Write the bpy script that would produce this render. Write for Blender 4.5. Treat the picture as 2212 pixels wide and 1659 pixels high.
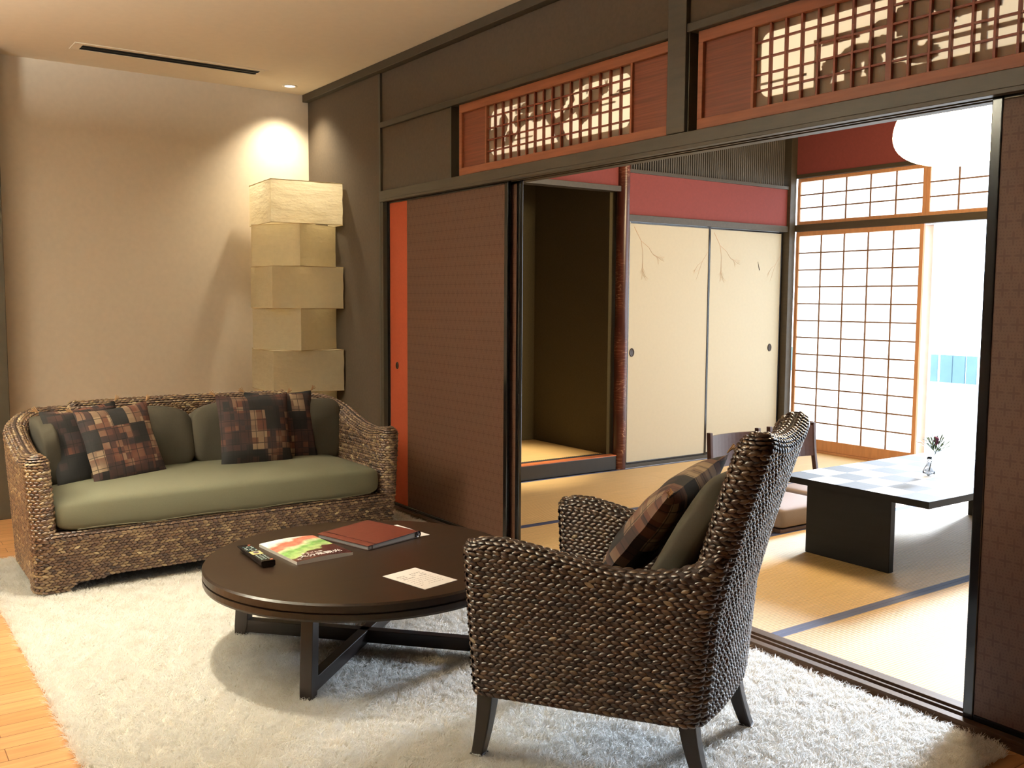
import bpy, math, random
import numpy as np
from mathutils import Matrix, Vector, noise
random.seed(7); rng = np.random.default_rng(7)
sc = bpy.context.scene
for o in list(bpy.data.objects): bpy.data.objects.remove(o)
COL = sc.collection
PI = math.pi
def lin(c):
    c = c / 255.0
    return c / 12.92 if c <= .04045 else ((c + .055) / 1.055) ** 2.4
def rgb(r, g, b): return (lin(r), lin(g), lin(b), 1)

# ------------------------------------------------------------ camera, world, lights, exposure
cam = bpy.data.cameras.new('camera'); co = bpy.data.objects.new('camera', cam); COL.objects.link(co)
yaw, pit, rol = 2.5291559, 0.08683293, 0.00611336
fw = Vector((math.cos(yaw) * math.cos(pit), math.sin(yaw) * math.cos(pit), -math.sin(pit)))
rt = Vector((math.sin(yaw), -math.cos(yaw), 0)); up = rt.cross(fw)
r2 = math.cos(rol) * rt + math.sin(rol) * up; u2 = -math.sin(rol) * rt + math.cos(rol) * up
mm = Matrix((r2, u2, -fw)).transposed().to_4x4(); mm.translation = Vector((6.73, -2.883, 1.362))
co.matrix_world = mm
cam.sensor_width = 36; cam.lens = 2064.28 / 2212 * 36; cam.clip_start = .05
sc.camera = co
vs = sc.view_settings; vs.view_transform = 'Standard'; vs.look = 'None'; vs.gamma = 1; vs.use_curve_mapping = False
vs.exposure = 0.0
w = bpy.data.worlds.new('sky'); sc.world = w; w.use_nodes = True
bg = w.node_tree.nodes['Background']; bg.inputs[0].default_value = (.74, .86, 1, 1); bg.inputs[1].default_value = 7
def alight(name, loc, size, power, col, rot=(0, 0, 0), sizey=None, spread=None, portal=False):
    l = bpy.data.lights.new(name, 'AREA'); l.energy = power; l.color = col
    l.shape = 'RECTANGLE' if sizey else 'DISK'; l.size = size
    if sizey: l.size_y = sizey
    if spread: l.spread = spread
    if portal: l.cycles.is_portal = True
    o = bpy.data.objects.new(name, l); o.location = loc; o.rotation_euler = rot; COL.objects.link(o); return o
def slight(name, loc, power, col, ang, blend, radius, rot=(0, 0, 0)):
    l = bpy.data.lights.new(name, 'SPOT'); l.energy = power; l.color = col; l.spot_size = ang; l.spot_blend = blend
    l.shadow_soft_size = radius
    o = bpy.data.objects.new(name, l); o.location = loc; o.rotation_euler = rot; COL.objects.link(o); return o
WARM = (.96, 1, .92); SPOTC = (1, .92, .75)
sn = bpy.data.lights.new('low_sun', 'SUN'); sn.energy = 16; sn.angle = math.radians(11); sn.color = (.66, .80, 1)
so = bpy.data.objects.new('low_sun', sn); COL.objects.link(so); so.rotation_euler = Vector((.19, -1, -.40)).to_track_quat('-Z', 'Y').to_euler(); so.location = (2, 12, 6)
alight('window_portal', (3.1, 4.36, 1.27), 4.3, 1, (1, 1, 1), (-PI / 2, 0, 0), 2.5, portal=True)
slight('downlight_over_rug', (2.90, -1.92, 2.83), 310, SPOTC, math.radians(62), 1, .03)
slight('downlight_over_paper_lamp', (.235, -.235, 2.83), 80, (1, .88, .64), math.radians(112), 1, .035)
slight('downlight_in_alcove', (.62, 1.22, 2.6), 430, (1, .88, .62), math.radians(40), .8, .03)
alight('ceiling_lamp_left', (2.4, -3.9, 2.45), .6, 340, WARM, (PI, 0, 0))
alight('ceiling_lamp_left_down', (2.4, -3.9, 2.40), .6, 22, WARM)
alight('fill_up_middle', (3.6, -3.0, 2.50), .5, 75, WARM, (PI, 0, 0))  # added fill without a fixture, brightens the right part of the ceiling
alight('fill_up_rear', (6.4, -4.6, 2.2), .5, 8, WARM, (PI, 0, 0))  # added upward fill behind the camera, no wall lamp stands here
alight('fill_down_rear', (6.6, -4.3, 2.80), .9, 1, WARM)  # invented ambient fill, unseen behind the camera
alight('fill_down_middle', (4.9, -3.3, 2.82), .5, 1, WARM)  # ambient fill added out of view, no known lamp there

# ------------------------------------------------------------ materials
class NT:
    def __init__(s, name):
        s.m = bpy.data.materials.new(name); s.m.use_nodes = True; s.t = s.m.node_tree; s.n = s.t.nodes; s.l = s.t.links
        s.b = s.n['Principled BSDF']; s.out = s.n['Material Output']
    def new(s, t, **k):
        x = s.n.new(t)
        for a, b in k.items(): setattr(x, a, b)
        return x
    def set(s, node, i, v):
        if hasattr(v, 'links') or isinstance(v, bpy.types.NodeSocket): s.l.new(v, node.inputs[i])
        else: node.inputs[i].default_value = v
    def math(s, op, a, b=0.0, c=0.0):
        x = s.new('ShaderNodeMath', operation=op); s.set(x, 0, a); s.set(x, 1, b); s.set(x, 2, c); return x.outputs[0]
    def coord(s, stretch=(1, 1, 1), kind='Object', off=(0, 0, 0)):
        tc = s.new('ShaderNodeTexCoord'); mp = s.new('ShaderNodeMapping'); s.l.new(tc.outputs[kind], mp.inputs[0])
        mp.inputs['Scale'].default_value = stretch; mp.inputs['Location'].default_value = off; return mp.outputs[0]
    def noise(s, scale, stretch=(1, 1, 1), detail=4, rough=.5):
        x = s.new('ShaderNodeTexNoise'); s.l.new(s.coord(stretch), x.inputs['Vector'])
        x.inputs['Scale'].default_value = scale; x.inputs['Detail'].default_value = detail; x.inputs['Roughness'].default_value = rough
        return x.outputs['Fac']
    def ramp(s, fac, stops, interp='LINEAR'):
        x = s.new('ShaderNodeValToRGB'); s.l.new(fac, x.inputs[0]); e = x.color_ramp; e.interpolation = interp
        while len(e.elements) > 1: e.elements.remove(e.elements[-1])
        e.elements[0].position = stops[0][0]; e.elements[0].color = stops[0][1]
        for p, c in stops[1:]:
            q = e.elements.new(p); q.color = c
        return x.outputs[0]
    def mix(s, f, a, b, mode='MIX'):
        x = s.new('ShaderNodeMixRGB', blend_type=mode); s.set(x, 0, f); s.set(x, 1, a); s.set(x, 2, b); return x.outputs[0]
    def bump(s, h, strength=.3, dist=.01):
        x = s.new('ShaderNodeBump'); s.l.new(h, x.inputs['Height']); x.inputs['Strength'].default_value = strength
        x.inputs['Distance'].default_value = dist; s.l.new(x.outputs[0], s.b.inputs['Normal']); return x.outputs[0]
def mul(c, k): return (c[0] * k, c[1] * k, c[2] * k, 1)
MATS = {}
def M(name, col, rough=.6, var=.12, scale=8, stretch=(1, 1, 1), bump=0, bdist=.005, spec=.5, metal=0, trans=0, coat=0):
    if name in MATS: return MATS[name]
    t = NT(name); f = t.noise(scale, stretch)
    t.l.new(t.ramp(f, [(.25, mul(col, 1 - var)), (.75, mul(col, 1 + var))]), t.b.inputs['Base Color'])
    t.b.inputs['Roughness'].default_value = rough; t.b.inputs['Specular IOR Level'].default_value = spec
    t.b.inputs['Metallic'].default_value = metal; t.b.inputs['Coat Weight'].default_value = coat
    if bump: t.bump(f, bump, bdist)
    if trans:
        tr = t.new('ShaderNodeBsdfTranslucent'); tr.inputs[0].default_value = col
        mx = t.new('ShaderNodeMixShader'); mx.inputs[0].default_value = trans
        t.l.new(t.b.outputs[0], mx.inputs[1]); t.l.new(tr.outputs[0], mx.inputs[2]); t.l.new(mx.outputs[0], t.out.inputs[0])
    MATS[name] = t.m; return t.m
def EM(name, col, strength):
    t = NT(name); t.b.inputs['Base Color'].default_value = col
    t.b.inputs['Emission Color'].default_value = col; t.b.inputs['Emission Strength'].default_value = strength
    MATS[name] = t.m; return t.m
plaster = M('white_plaster', rgb(226, 213, 194), .9, .03, 30, bump=.06, bdist=.002)
ceil_m = M('ceiling_plaster', rgb(242, 230, 208), .9, .02, 20)
darkwall = M('dark_plaster', rgb(84, 71, 56), .85, .10, 60, bump=.15, bdist=.002)
darktrim = M('dark_painted_trim', rgb(66, 58, 44), .55, .10, 20)
beam_m = M('dark_beam_wood', rgb(70, 61, 47), .5, .15, 6, (1, 8, 8))
black_lac = M('black_lacquer', rgb(22, 20, 20), .16, .1, 10, spec=.6)
orange_m = M('orange_paper', rgb(188, 84, 50), .85, .05, 60)
cedar = M('red_cedar', rgb(156, 92, 60), .5, .18, 5, (1, 10, 14), bump=.05)
cedar_pan = M('dark_cedar_panel', rgb(125, 66, 42), .55, .28, 4, (1, 14, 40), bump=.08)
cedar_v = M('lattice_cedar', rgb(135, 66, 40), .5, .15, 6, (10, 10, 1))
ltwood = M('pale_shoji_wood', rgb(196, 142, 100), .5, .12, 6, (8, 8, 1))
cream_f = M('cream_fusuma_paper', rgb(190, 180, 157), .8, .02, 40, bump=.03)
red_m = M('red_wall_paper', rgb(130, 61, 57), .85, .06, 50)
oli = M('olive_alcove_plaster', rgb(88, 80, 58), .9, .10, 80, bump=.2, bdist=.002)
espresso = M('espresso_wood', rgb(42, 30, 21), .3, .22, 4, (10, 1, 10), spec=.3)
espresso2 = M('dark_leg_wood', rgb(40, 30, 26), .35, .15, 6, (6, 6, 1))
seatfab = M('olive_grey_fabric', rgb(104, 102, 82), .95, .05, 250, bump=.2, bdist=.001)
backfab = M('dark_olive_fabric', rgb(66, 60, 48), .95, .08, 200, bump=.2, bdist=.001)
zfab = M('taupe_fabric', rgb(140, 124, 116), .95, .06, 200, bump=.2, bdist=.001)
white_m = M('white_card', rgb(236, 228, 222), .6, .01, 20)
glass = NT('clear_glass'); glass.b.inputs['Transmission Weight'].default_value = 1; glass.b.inputs['Roughness'].default_value = 0; glass.b.inputs['IOR'].default_value = 1.45; glass = glass.m
paper = M('shoji_paper', rgb(245, 243, 236), .9, .01, 60, trans=.5)
paper2 = M('transom_paper', rgb(246, 238, 218), .9, .03, 90, trans=.62)
def lamp_paper():
    t = NT('crinkled_lamp_paper'); c = rgb(246, 236, 208)
    n1 = t.noise(7, (1, 1, 3), 6, .6)
    t.l.new(t.ramp(t.noise(25), [(.3, mul(c, .93)), (.7, mul(c, 1.03))]), t.b.inputs['Base Color']); t.b.inputs['Roughness'].default_value = .75
    bp = t.bump(n1, .4, .025)
    tr = t.new('ShaderNodeBsdfTranslucent'); tr.inputs[0].default_value = c; t.l.new(bp, tr.inputs['Normal'])
    mx = t.new('ShaderNodeMixShader'); mx.inputs[0].default_value = .5
    t.l.new(t.b.outputs[0], mx.inputs[1]); t.l.new(tr.outputs[0], mx.inputs[2]); t.l.new(mx.outputs[0], t.out.inputs[0]); return t.m
lampP = lamp_paper()
def floor_mat():
    t = NT('light_oak_floor'); br = t.new('ShaderNodeTexBrick'); t.l.new(t.coord(), br.inputs['Vector'])
    # planks run along +x, joints staggered
    sx = t.new('ShaderNodeSeparateXYZ'); t.l.new(t.coord(), sx.inputs[0]); cb = t.new('ShaderNodeCombineXYZ')
    t.l.new(sx.outputs[1], cb.inputs[0]); t.l.new(sx.outputs[0], cb.inputs[1]); t.l.new(cb.outputs[0], br.inputs['Vector'])
    br.inputs['Scale'].default_value = 1; br.inputs['Brick Width'].default_value = .9; br.inputs['Row Height'].default_value = .09
    br.inputs['Mortar Size'].default_value = .0015; br.inputs['Color1'].default_value = rgb(214, 160, 108); br.inputs['Color2'].default_value = rgb(200, 144, 92)
    br.inputs['Mortar'].default_value = rgb(120, 75, 40); br.offset = .37
    g = t.ramp(t.noise(4, (18, 1, 1)), [(.3, (.82, .82, .82, 1)), (.7, (1.1, 1.1, 1.1, 1))])
    t.l.new(t.mix(1, br.outputs['Color'], g, 'MULTIPLY'), t.b.inputs['Base Color']); t.b.inputs['Roughness'].default_value = .38; return t.m
floorM = floor_mat()
def tatami_mat(name='tatami_rush'):
    t = NT(name); c = rgb(230, 190, 128)
    wv = t.new('ShaderNodeTexWave', wave_type='BANDS', bands_direction='X'); t.l.new(t.coord(), wv.inputs['Vector'])
    wv.inputs['Scale'].default_value = 24; wv.inputs['Distortion'].default_value = .15; wv.inputs['Detail'].default_value = 1
    f = t.noise(4, (30, 1, 1)); col = t.ramp(f, [(.3, mul(c, .9)), (.7, mul(c, 1.06))])
    sh = t.ramp(wv.outputs['Fac'], [(0, (.66, .64, .60, 1)), (.45, (1, 1, 1, 1))])
    t.l.new(t.mix(1, col, sh, 'MULTIPLY'), t.b.inputs['Base Color']); t.b.inputs['Roughness'].default_value = .5
    t.bump(wv.outputs['Fac'], .9, .005); return t.m
tatM = tatami_mat(); borderM = M('indigo_border_cloth', rgb(62, 70, 104), .5, .1, 120)
def cross_mat(name, c1, c2):
    t = NT(name); sp = t.new('ShaderNodeSeparateXYZ'); t.l.new(t.coord(), sp.inputs[0])
    u = t.math('DIVIDE', sp.outputs[0], .050); v = t.math('DIVIDE', sp.outputs[2], .052)
    row = t.math('FLOOR', v); st = t.math('MULTIPLY', t.math('MODULO', row, 2), .5); u = t.math('ADD', u, st)
    fu = t.math('ABSOLUTE', t.math('SUBTRACT', t.math('FRACT', t.math('ADD', u, 100)), .5))
    fv = t.math('ABSOLUTE', t.math('SUBTRACT', t.math('FRACT', t.math('ADD', v, 100)), .5))
    a = t.math('MULTIPLY', t.math('LESS_THAN', fu, .07), t.math('LESS_THAN', fv, .36))
    b = t.math('MULTIPLY', t.math('LESS_THAN', fv, .07), t.math('LESS_THAN', fu, .36))
    cr = t.math('MAXIMUM', a, b)
    gu = t.math('LESS_THAN', t.math('ABSOLUTE', t.math('SUBTRACT', t.math('FRACT', t.math('MULTIPLY', u, 5)), .5)), .2)
    gv = t.math('LESS_THAN', t.math('ABSOLUTE', t.math('SUBTRACT', t.math('FRACT', t.math('ADD', t.math('MULTIPLY', v, 5), 500)), .5)), .2)
    dots = t.math('MULTIPLY', t.math('MULTIPLY', gu, gv), .8)
    f = t.math('MULTIPLY', t.math('MAXIMUM', cr, dots), t.math('ADD', t.math('MULTIPLY', t.noise(9), .6), .45))
    t.l.new(t.mix(f, c1, c2), t.b.inputs['Base Color']); t.b.inputs['Roughness'].default_value = .6; return t.m
crossM = cross_mat('brown_cross_pattern_paper', rgb(94, 64, 46), rgb(76, 42, 27))
def weave_mat(name, stops):
    t = NT(name); at = t.new('ShaderNodeAttribute', attribute_name='tint')
    n = t.noise(6, (1, 1, 2.5), 3); f = t.math('ADD', t.math('MULTIPLY', at.outputs['Fac'], .62), t.math('MULTIPLY', n, .42))
    c = t.ramp(f, stops)
    t.l.new(c, t.b.inputs['Base Color']); t.b.inputs['Roughness'].default_value = .36; t.b.inputs['Specular IOR Level'].default_value = .75; t.b.inputs['Coat Weight'].default_value = .2; t.b.inputs['Coat Roughness'].default_value = .3
    t.bump(t.noise(120, (1, 1, 3), 3), .3, .002); return t.m
weaveM = weave_mat('woven_water_hyacinth', [(.12, rgb(40, 27, 21)), (.35, rgb(78, 53, 39)), (.5, rgb(102, 73, 53)), (.62, rgb(128, 102, 72)), (.78, rgb(162, 138, 102)), (.88, rgb(214, 196, 156))])
weaveC = weave_mat('woven_chocolate_shaded', [(.12, rgb(26, 17, 14)), (.35, rgb(50, 32, 24)), (.5, rgb(64, 42, 30)), (.62, rgb(80, 57, 40)), (.78, rgb(100, 78, 56)), (.9, rgb(166, 144, 112))])  # browner weave, darkened to paint in the armchair's shaded side
weaveBase = M('weave_core', rgb(50, 34, 26), .8, .2, 60, (1, 1, 3), bump=.5)
def patch_mat():
    t = NT('patchwork_print_fabric'); oi = t.new('ShaderNodeObjectInfo'); off = t.math('MULTIPLY', oi.outputs['Random'], 13.7)
    tc = t.new('ShaderNodeTexCoord'); ad = t.new('ShaderNodeVectorMath', operation='ADD'); t.l.new(tc.outputs['Object'], ad.inputs[0])
    cb = t.new('ShaderNodeCombineXYZ'); t.l.new(off, cb.inputs[0]); t.l.new(off, cb.inputs[1]); t.l.new(cb.outputs[0], ad.inputs[1])
    sp = t.new('ShaderNodeSeparateXYZ'); t.l.new(ad.outputs[0], sp.inputs[0]); c2 = t.new('ShaderNodeCombineXYZ')
    t.l.new(sp.outputs[0], c2.inputs[0]); t.l.new(sp.outputs[1], c2.inputs[1]); v = c2.outputs[0]
    nz = t.new('ShaderNodeTexNoise'); t.l.new(v, nz.inputs['Vector']); nz.inputs['Scale'].default_value = 5; nz.inputs['Detail'].default_value = 1
    def snap(step, ofs):
        a = t.new('ShaderNodeVectorMath', operation='SNAP'); t.l.new(v, a.inputs[0]); a.inputs[1].default_value = (step, step * ofs, 1)
        wn = t.new('ShaderNodeTexWhiteNoise', noise_dimensions='2D'); t.l.new(a.outputs[0], wn.inputs['Vector']); return wn.outputs['Value']
    f1 = snap(.085, 1.25); f2 = snap(.034, 1.0)
    f = t.math('ADD', t.math('MULTIPLY', f1, .55), t.math('ADD', t.math('MULTIPLY', f2, .18), t.math('MULTIPLY', nz.outputs['Fac'], .35)))
    col = t.ramp(f, [(.0, rgb(16, 15, 16)), (.45, rgb(26, 22, 22)), (.54, rgb(66, 40, 34)), (.61, rgb(40, 32, 34)), (.68, rgb(96, 56, 42)), (.76, rgb(120, 96, 78)), (.88, rgb(170, 146, 118))])
    def line(sock, per, w_):
        return t.math('LESS_THAN', t.math('ABSOLUTE', t.math('SUBTRACT', t.math('FRACT', t.math('ADD', t.math('DIVIDE', sock, per), 50)), .5)), w_)
    ln = t.math('MAXIMUM', line(sp.outputs[0], .043, .045), line(sp.outputs[1], .062, .03))
    t.l.new(t.mix(t.math('MULTIPLY', ln, .75), col, rgb(18, 12, 12)), t.b.inputs['Base Color']); t.b.inputs['Roughness'].default_value = .8
    return t.m
patchM = patch_mat()
def post_mat():
    t = NT('crackled_lacquer_post'); vr = t.new('ShaderNodeTexVoronoi', feature='DISTANCE_TO_EDGE'); t.l.new(t.coord((3, 3, 26)), vr.inputs['Vector']); vr.inputs['Scale'].default_value = 2.2
    c = t.ramp(vr.outputs['Distance'], [(.0, rgb(190, 150, 120)), (.035, rgb(96, 44, 30))])
    d = t.ramp(t.noise(9, (1, 1, .4)), [(.45, (0, 0, 0, 1)), (.6, (1, 1, 1, 1))])
    t.l.new(t.mix(d, rgb(70, 32, 24), c), t.b.inputs['Base Color']); t.b.inputs['Roughness'].default_value = .3; return t.m
postM = post_mat()
def rug_mat():
    t = NT('cream_shag_pile'); at = t.new('ShaderNodeAttribute', attribute_name='tint'); n = t.noise(14, detail=2)
    f = t.math('ADD', t.math('MULTIPLY', at.outputs['Fac'], .6), t.math('MULTIPLY', n, .4))
    t.l.new(t.ramp(f, [(.05, rgb(226, 214, 194)), (.35, rgb(246, 242, 234)), (.7, rgb(254, 253, 250))]), t.b.inputs['Base Color']); t.b.inputs['Roughness'].default_value = .9
    tr = t.new('ShaderNodeBsdfTranslucent'); tr.inputs[0].default_value = rgb(252, 250, 246); mx = t.new('ShaderNodeMixShader'); mx.inputs[0].default_value = .5
    t.l.new(t.b.outputs[0], mx.inputs[1]); t.l.new(tr.outputs[0], mx.inputs[2]); t.l.new(mx.outputs[0], t.out.inputs[0]); return t.m
rugM = rug_mat()

# ------------------------------------------------------------ mesh helpers
def unit(v): return v / np.linalg.norm(v)
class MB:
    def __init__(s): s.v = []; s.f = []; s.mi = []; s.cur = 0
    def add(s, vs, fs):
        k = len(s.v); s.v += [tuple(map(float, q)) for q in vs]
        for f in fs: s.f.append([k + i for i in f]); s.mi.append(s.cur)
        return s
    def box(s, x0, y0, z0, x1, y1, z1):
        if x0 > x1: x0, x1 = x1, x0
        if y0 > y1: y0, y1 = y1, y0
        if z0 > z1: z0, z1 = z1, z0
        return s.add([(x0, y0, z0), (x1, y0, z0), (x1, y1, z0), (x0, y1, z0), (x0, y0, z1), (x1, y0, z1), (x1, y1, z1), (x0, y1, z1)],
                     [(0, 3, 2, 1), (4, 5, 6, 7), (0, 1, 5, 4), (1, 2, 6, 5), (2, 3, 7, 6), (3, 0, 4, 7)])
    def grid(s, P, cu=False, cv=False):
        nu, nv = len(P), len(P[0]); vs = [q for r in P for q in r]; fs = []
        for i in range(nu if cu else nu - 1):
            for j in range(nv if cv else nv - 1):
                a, b = i, (i + 1) % nu; c, d = j, (j + 1) % nv; fs.append((a * nv + c, b * nv + c, b * nv + d, a * nv + d))
        return s.add(vs, fs)
    def lathe(s, prof, c=(0, 0, 0), n=32, sx=1, sy=1):
        P = [[(c[0] + sx * r * math.cos(2 * PI * k / n), c[1] + sy * r * math.sin(2 * PI * k / n), c[2] + z) for r, z in prof] for k in range(n)]
        return s.grid(P, cu=True)
    def tube(s, pts, r, n=8, cap=True):
        pts = [Vector(p) for p in pts]; rs = r if isinstance(r, (list, tuple)) else [r] * len(pts); P = []
        ref = Vector((0, 0, 1))
        for i, p in enumerate(pts):
            t = (pts[min(i + 1, len(pts) - 1)] - pts[max(i - 1, 0)]).normalized()
            if abs(t.dot(ref)) > .95: ref2 = Vector((1, 0, 0))
            else: ref2 = ref
            a = t.cross(ref2).normalized(); b = t.cross(a)
            P.append([tuple(p + (a * math.cos(2 * PI * k / n) + b * math.sin(2 * PI * k / n)) * rs[i]) for k in range(n)])
        s.grid(P, cv=True)
        if cap:
            k = len(s.v); m = len(pts); s.f.append([k - m * n + j for j in range(n)][::-1]); s.mi.append(s.cur); s.f.append([k - n + j for j in range(n)]); s.mi.append(s.cur)
        return s
    def prism(s, poly, y0, y1, axis='y'):
        n = len(poly)
        def P(a, b, c): return {'y': (a, c, b), 'x': (c, a, b), 'z': (a, b, c)}[axis]
        return s.add([P(a, b, y0) for a, b in poly] + [P(a, b, y1) for a, b in poly],
                     [tuple(range(n)), tuple(range(2 * n - 1, n - 1, -1))] + [(i, i + n, (i + 1) % n + n, (i + 1) % n) for i in range(n)])
    def sell(s, c, h, e1=.5, e2=.3, nu=20, nv=44, fn=None):
        sp = lambda x, e: math.copysign(abs(x) ** e, x); P = []
        for i in range(nu + 1):
            a = -PI / 2 + PI * i / nu; row = []
            for j in range(nv):
                b = 2 * PI * j / nv
                q = (sp(math.cos(a), e1) * sp(math.cos(b), e2), sp(math.cos(a), e1) * sp(math.sin(b), e2), sp(math.sin(a), e1))
                q = [c[k] + h[k] * q[k] for k in range(3)]
                if fn: q = fn(*q)
                row.append(tuple(q))
            P.append(row)
        return s.grid(P, cv=True)
    def build(s, name, mat, parent=None, smooth=False, bevel=0, world=True, seg=2):
        me = bpy.data.meshes.new(name); o = bpy.data.objects.new(name, me); COL.objects.link(o)
        off = Vector((0, 0, 0))
        if world:
            if parent is not None:
                p = parent
                while p.parent: p = p.parent
                off = p.location
            elif s.v:
                A = np.array(s.v); lo, hi = A.min(0), A.max(0); off = Vector(((lo[0] + hi[0]) / 2, (lo[1] + hi[1]) / 2, lo[2])); o.location = off
        me.from_pydata([(x - off[0], y - off[1], z - off[2]) for x, y, z in s.v], [], s.f)
        for m in (mat if isinstance(mat, (list, tuple)) else [mat]): me.materials.append(m)
        if max(s.mi, default=0): me.polygons.foreach_set('material_index', s.mi)
        if smooth: me.polygons.foreach_set('use_smooth', [True] * len(me.polygons))
        me.update()
        if parent is not None: o.parent = parent
        if bevel:
            b = o.modifiers.new('bevel', 'BEVEL'); b.width = bevel; b.segments = seg; b.limit_method = 'ANGLE'; b.harden_normals = False
        return o
def fast(name, V, F, mat, parent=None, tint=None, smooth=True):
    me = bpy.data.meshes.new(name); o = bpy.data.objects.new(name, me); COL.objects.link(o)
    nv, nf, k = len(V), len(F), F.shape[1]
    me.vertices.add(nv); me.vertices.foreach_set('co', np.ascontiguousarray(V, dtype=np.float32).ravel())
    me.loops.add(nf * k); me.loops.foreach_set('vertex_index', np.ascontiguousarray(F, dtype=np.int32).ravel())
    me.polygons.add(nf); me.polygons.foreach_set('loop_start', np.arange(0, nf * k, k, dtype=np.int32))
    try: me.polygons.foreach_set('loop_total', np.full(nf, k, dtype=np.int32))
    except Exception: pass
    me.update(calc_edges=True)
    if smooth: me.polygons.foreach_set('use_smooth', np.ones(nf, dtype=bool))
    if tint is not None:
        a = me.attributes.new('tint', 'FLOAT', 'POINT'); a.data.foreach_set('value', np.ascontiguousarray(tint, dtype=np.float32))
    me.materials.append(mat)
    if parent is not None: o.parent = parent
    return o
def tag(o, label=None, cat=None, group=None, kind=None):
    if label: o['label'] = label
    if cat: o['category'] = cat
    if group: o['group'] = group
    if kind: o['kind'] = kind
    return o
def thing(name, label, cat, loc, rz=0, group=None, rot=None):
    o = bpy.data.objects.new(name, None); COL.objects.link(o); o.location = loc; o.rotation_euler = rot if rot else (0, 0, rz); o.empty_display_size = .1
    return tag(o, label, cat, group)
def struct(name, mb, mat, **k):
    return tag(mb.build(name, mat, **k), kind='structure')
def copy_tree(o, parent=None):
    c = o.copy(); COL.objects.link(c); c.parent = parent
    for ch in [x for x in o.children]: copy_tree(ch, c)
    return c
def text(s_, size, mat, name, parent, M4, extrude=.0003):
    cu = bpy.data.curves.new(name, 'FONT'); cu.body = s_; cu.size = size; cu.extrude = extrude; cu.align_x = 'LEFT'
    o = bpy.data.objects.new(name, cu); COL.objects.link(o); dg = bpy.context.evaluated_depsgraph_get()
    me = bpy.data.meshes.new_from_object(o.evaluated_get(dg)); bpy.data.objects.remove(o)
    m = bpy.data.objects.new(name, me); COL.objects.link(m); me.materials.clear(); me.materials.append(mat); m.parent = parent; m.matrix_local = M4; return m

# ------------------------------------------------------------ living room shell
B = MB
struct('floor', B().box(-1.5, -6.2, -.06, 9, 0.0, 0), floorM)
struct('ceiling', B().box(-1.5, -6.2, 2.85, 9, .12, 2.95), ceil_m)
struct('wall_left', B().box(-.15, -2.05, 0, 0, 0, 2.85), plaster)
struct('trim_1', B().box(-.15, -2.30, 0, .20, -2.055, 2.849), darktrim, bevel=.004)
struct('wall_hall', B().box(-1.6, -6.2, 0, -1.5, .0, 2.85), plaster)
struct('wall_rear', B().box(9, -6.2, 0, 9.1, .12, 2.85), M('unseen_wall_dark', rgb(60, 48, 38), .6, .2, 4, (1, 1, 8)))  # unseen walls, finish made dark to cut light bouncing onto the armchair
struct('wall_side', B().box(-1.5, -6.3, 0, 9, -6.2, 2.85), MATS['unseen_wall_dark'])
# wall between the rooms (plane y = 0)
struct('wall_right', B().box(0, 0, 0, 1.125, .14, 2.80).box(1.15, .012, 2.49, 3.755, .13, 2.80).box(1.15, .012, 2.055, 2.0, .13, 2.455)
       .box(3.86, .012, 2.49, 5.72, .13, 2.80).box(5.72, .012, 2.055, 9, .13, 2.80).box(7.2, .012, 0, 9, .13, 2.055), darkwall)
struct('trim_2', B().box(0, -.045, 2.797, 9, .0, 2.85).box(0, 0, 2.80, 9, .14, 2.85), darktrim, bevel=.004)
struct('trim_3', B().box(1.125, -.004, 0, 1.15, .13, 2.797), darktrim, bevel=.002)
struct('trim_4', B().box(1.15, -.008, 2.455, 3.755, .13, 2.49).box(3.86, -.008, 2.455, 9, .13, 2.49), darktrim, bevel=.003)
struct('trim_5', B().box(3.755, -.012, 2.058, 3.86, .13, 2.797), beam_m, bevel=.003)
hd = B().box(1.15, -.012, 2.003, 9, .13, 2.056)
for a, b in ((-.012, .022), (.046, .058), (.082, .13)): hd.box(1.15, a, 1.988, 9, b, 2.003)
struct('trim_6', hd, beam_m, bevel=.0015)
sl = B().box(1.15, -.012, -.02, 9, .13, .022)
for a, b in ((-.012, .022), (.046, .058), (.082, .13)): sl.box(1.15, a, .022, 9, b, .036)
struct('trim_7', sl, M('sill_wood', rgb(84, 64, 50), .3, .15, 6, (1, 8, 8)), bevel=.0015)
struct('trim_8', B().box(1.15, -.002, .036, 1.178, .128, 1.988), darktrim)
# reveals of the transom openings
struct('trim_9', B().box(2.0, .0, 2.056, 2.012, .13, 2.455).box(3.868, .0, 2.056, 3.872, .13, 2.455).box(5.70, 0, 2.056, 5.72, .13, 2.455).box(2.012, .052, 2.056, 2.078, .13, 2.455).box(3.872, .052, 2.056, 3.909, .13, 2.455).box(5.655, .052, 2.056, 5.70, .13, 2.455), darktrim)

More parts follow.
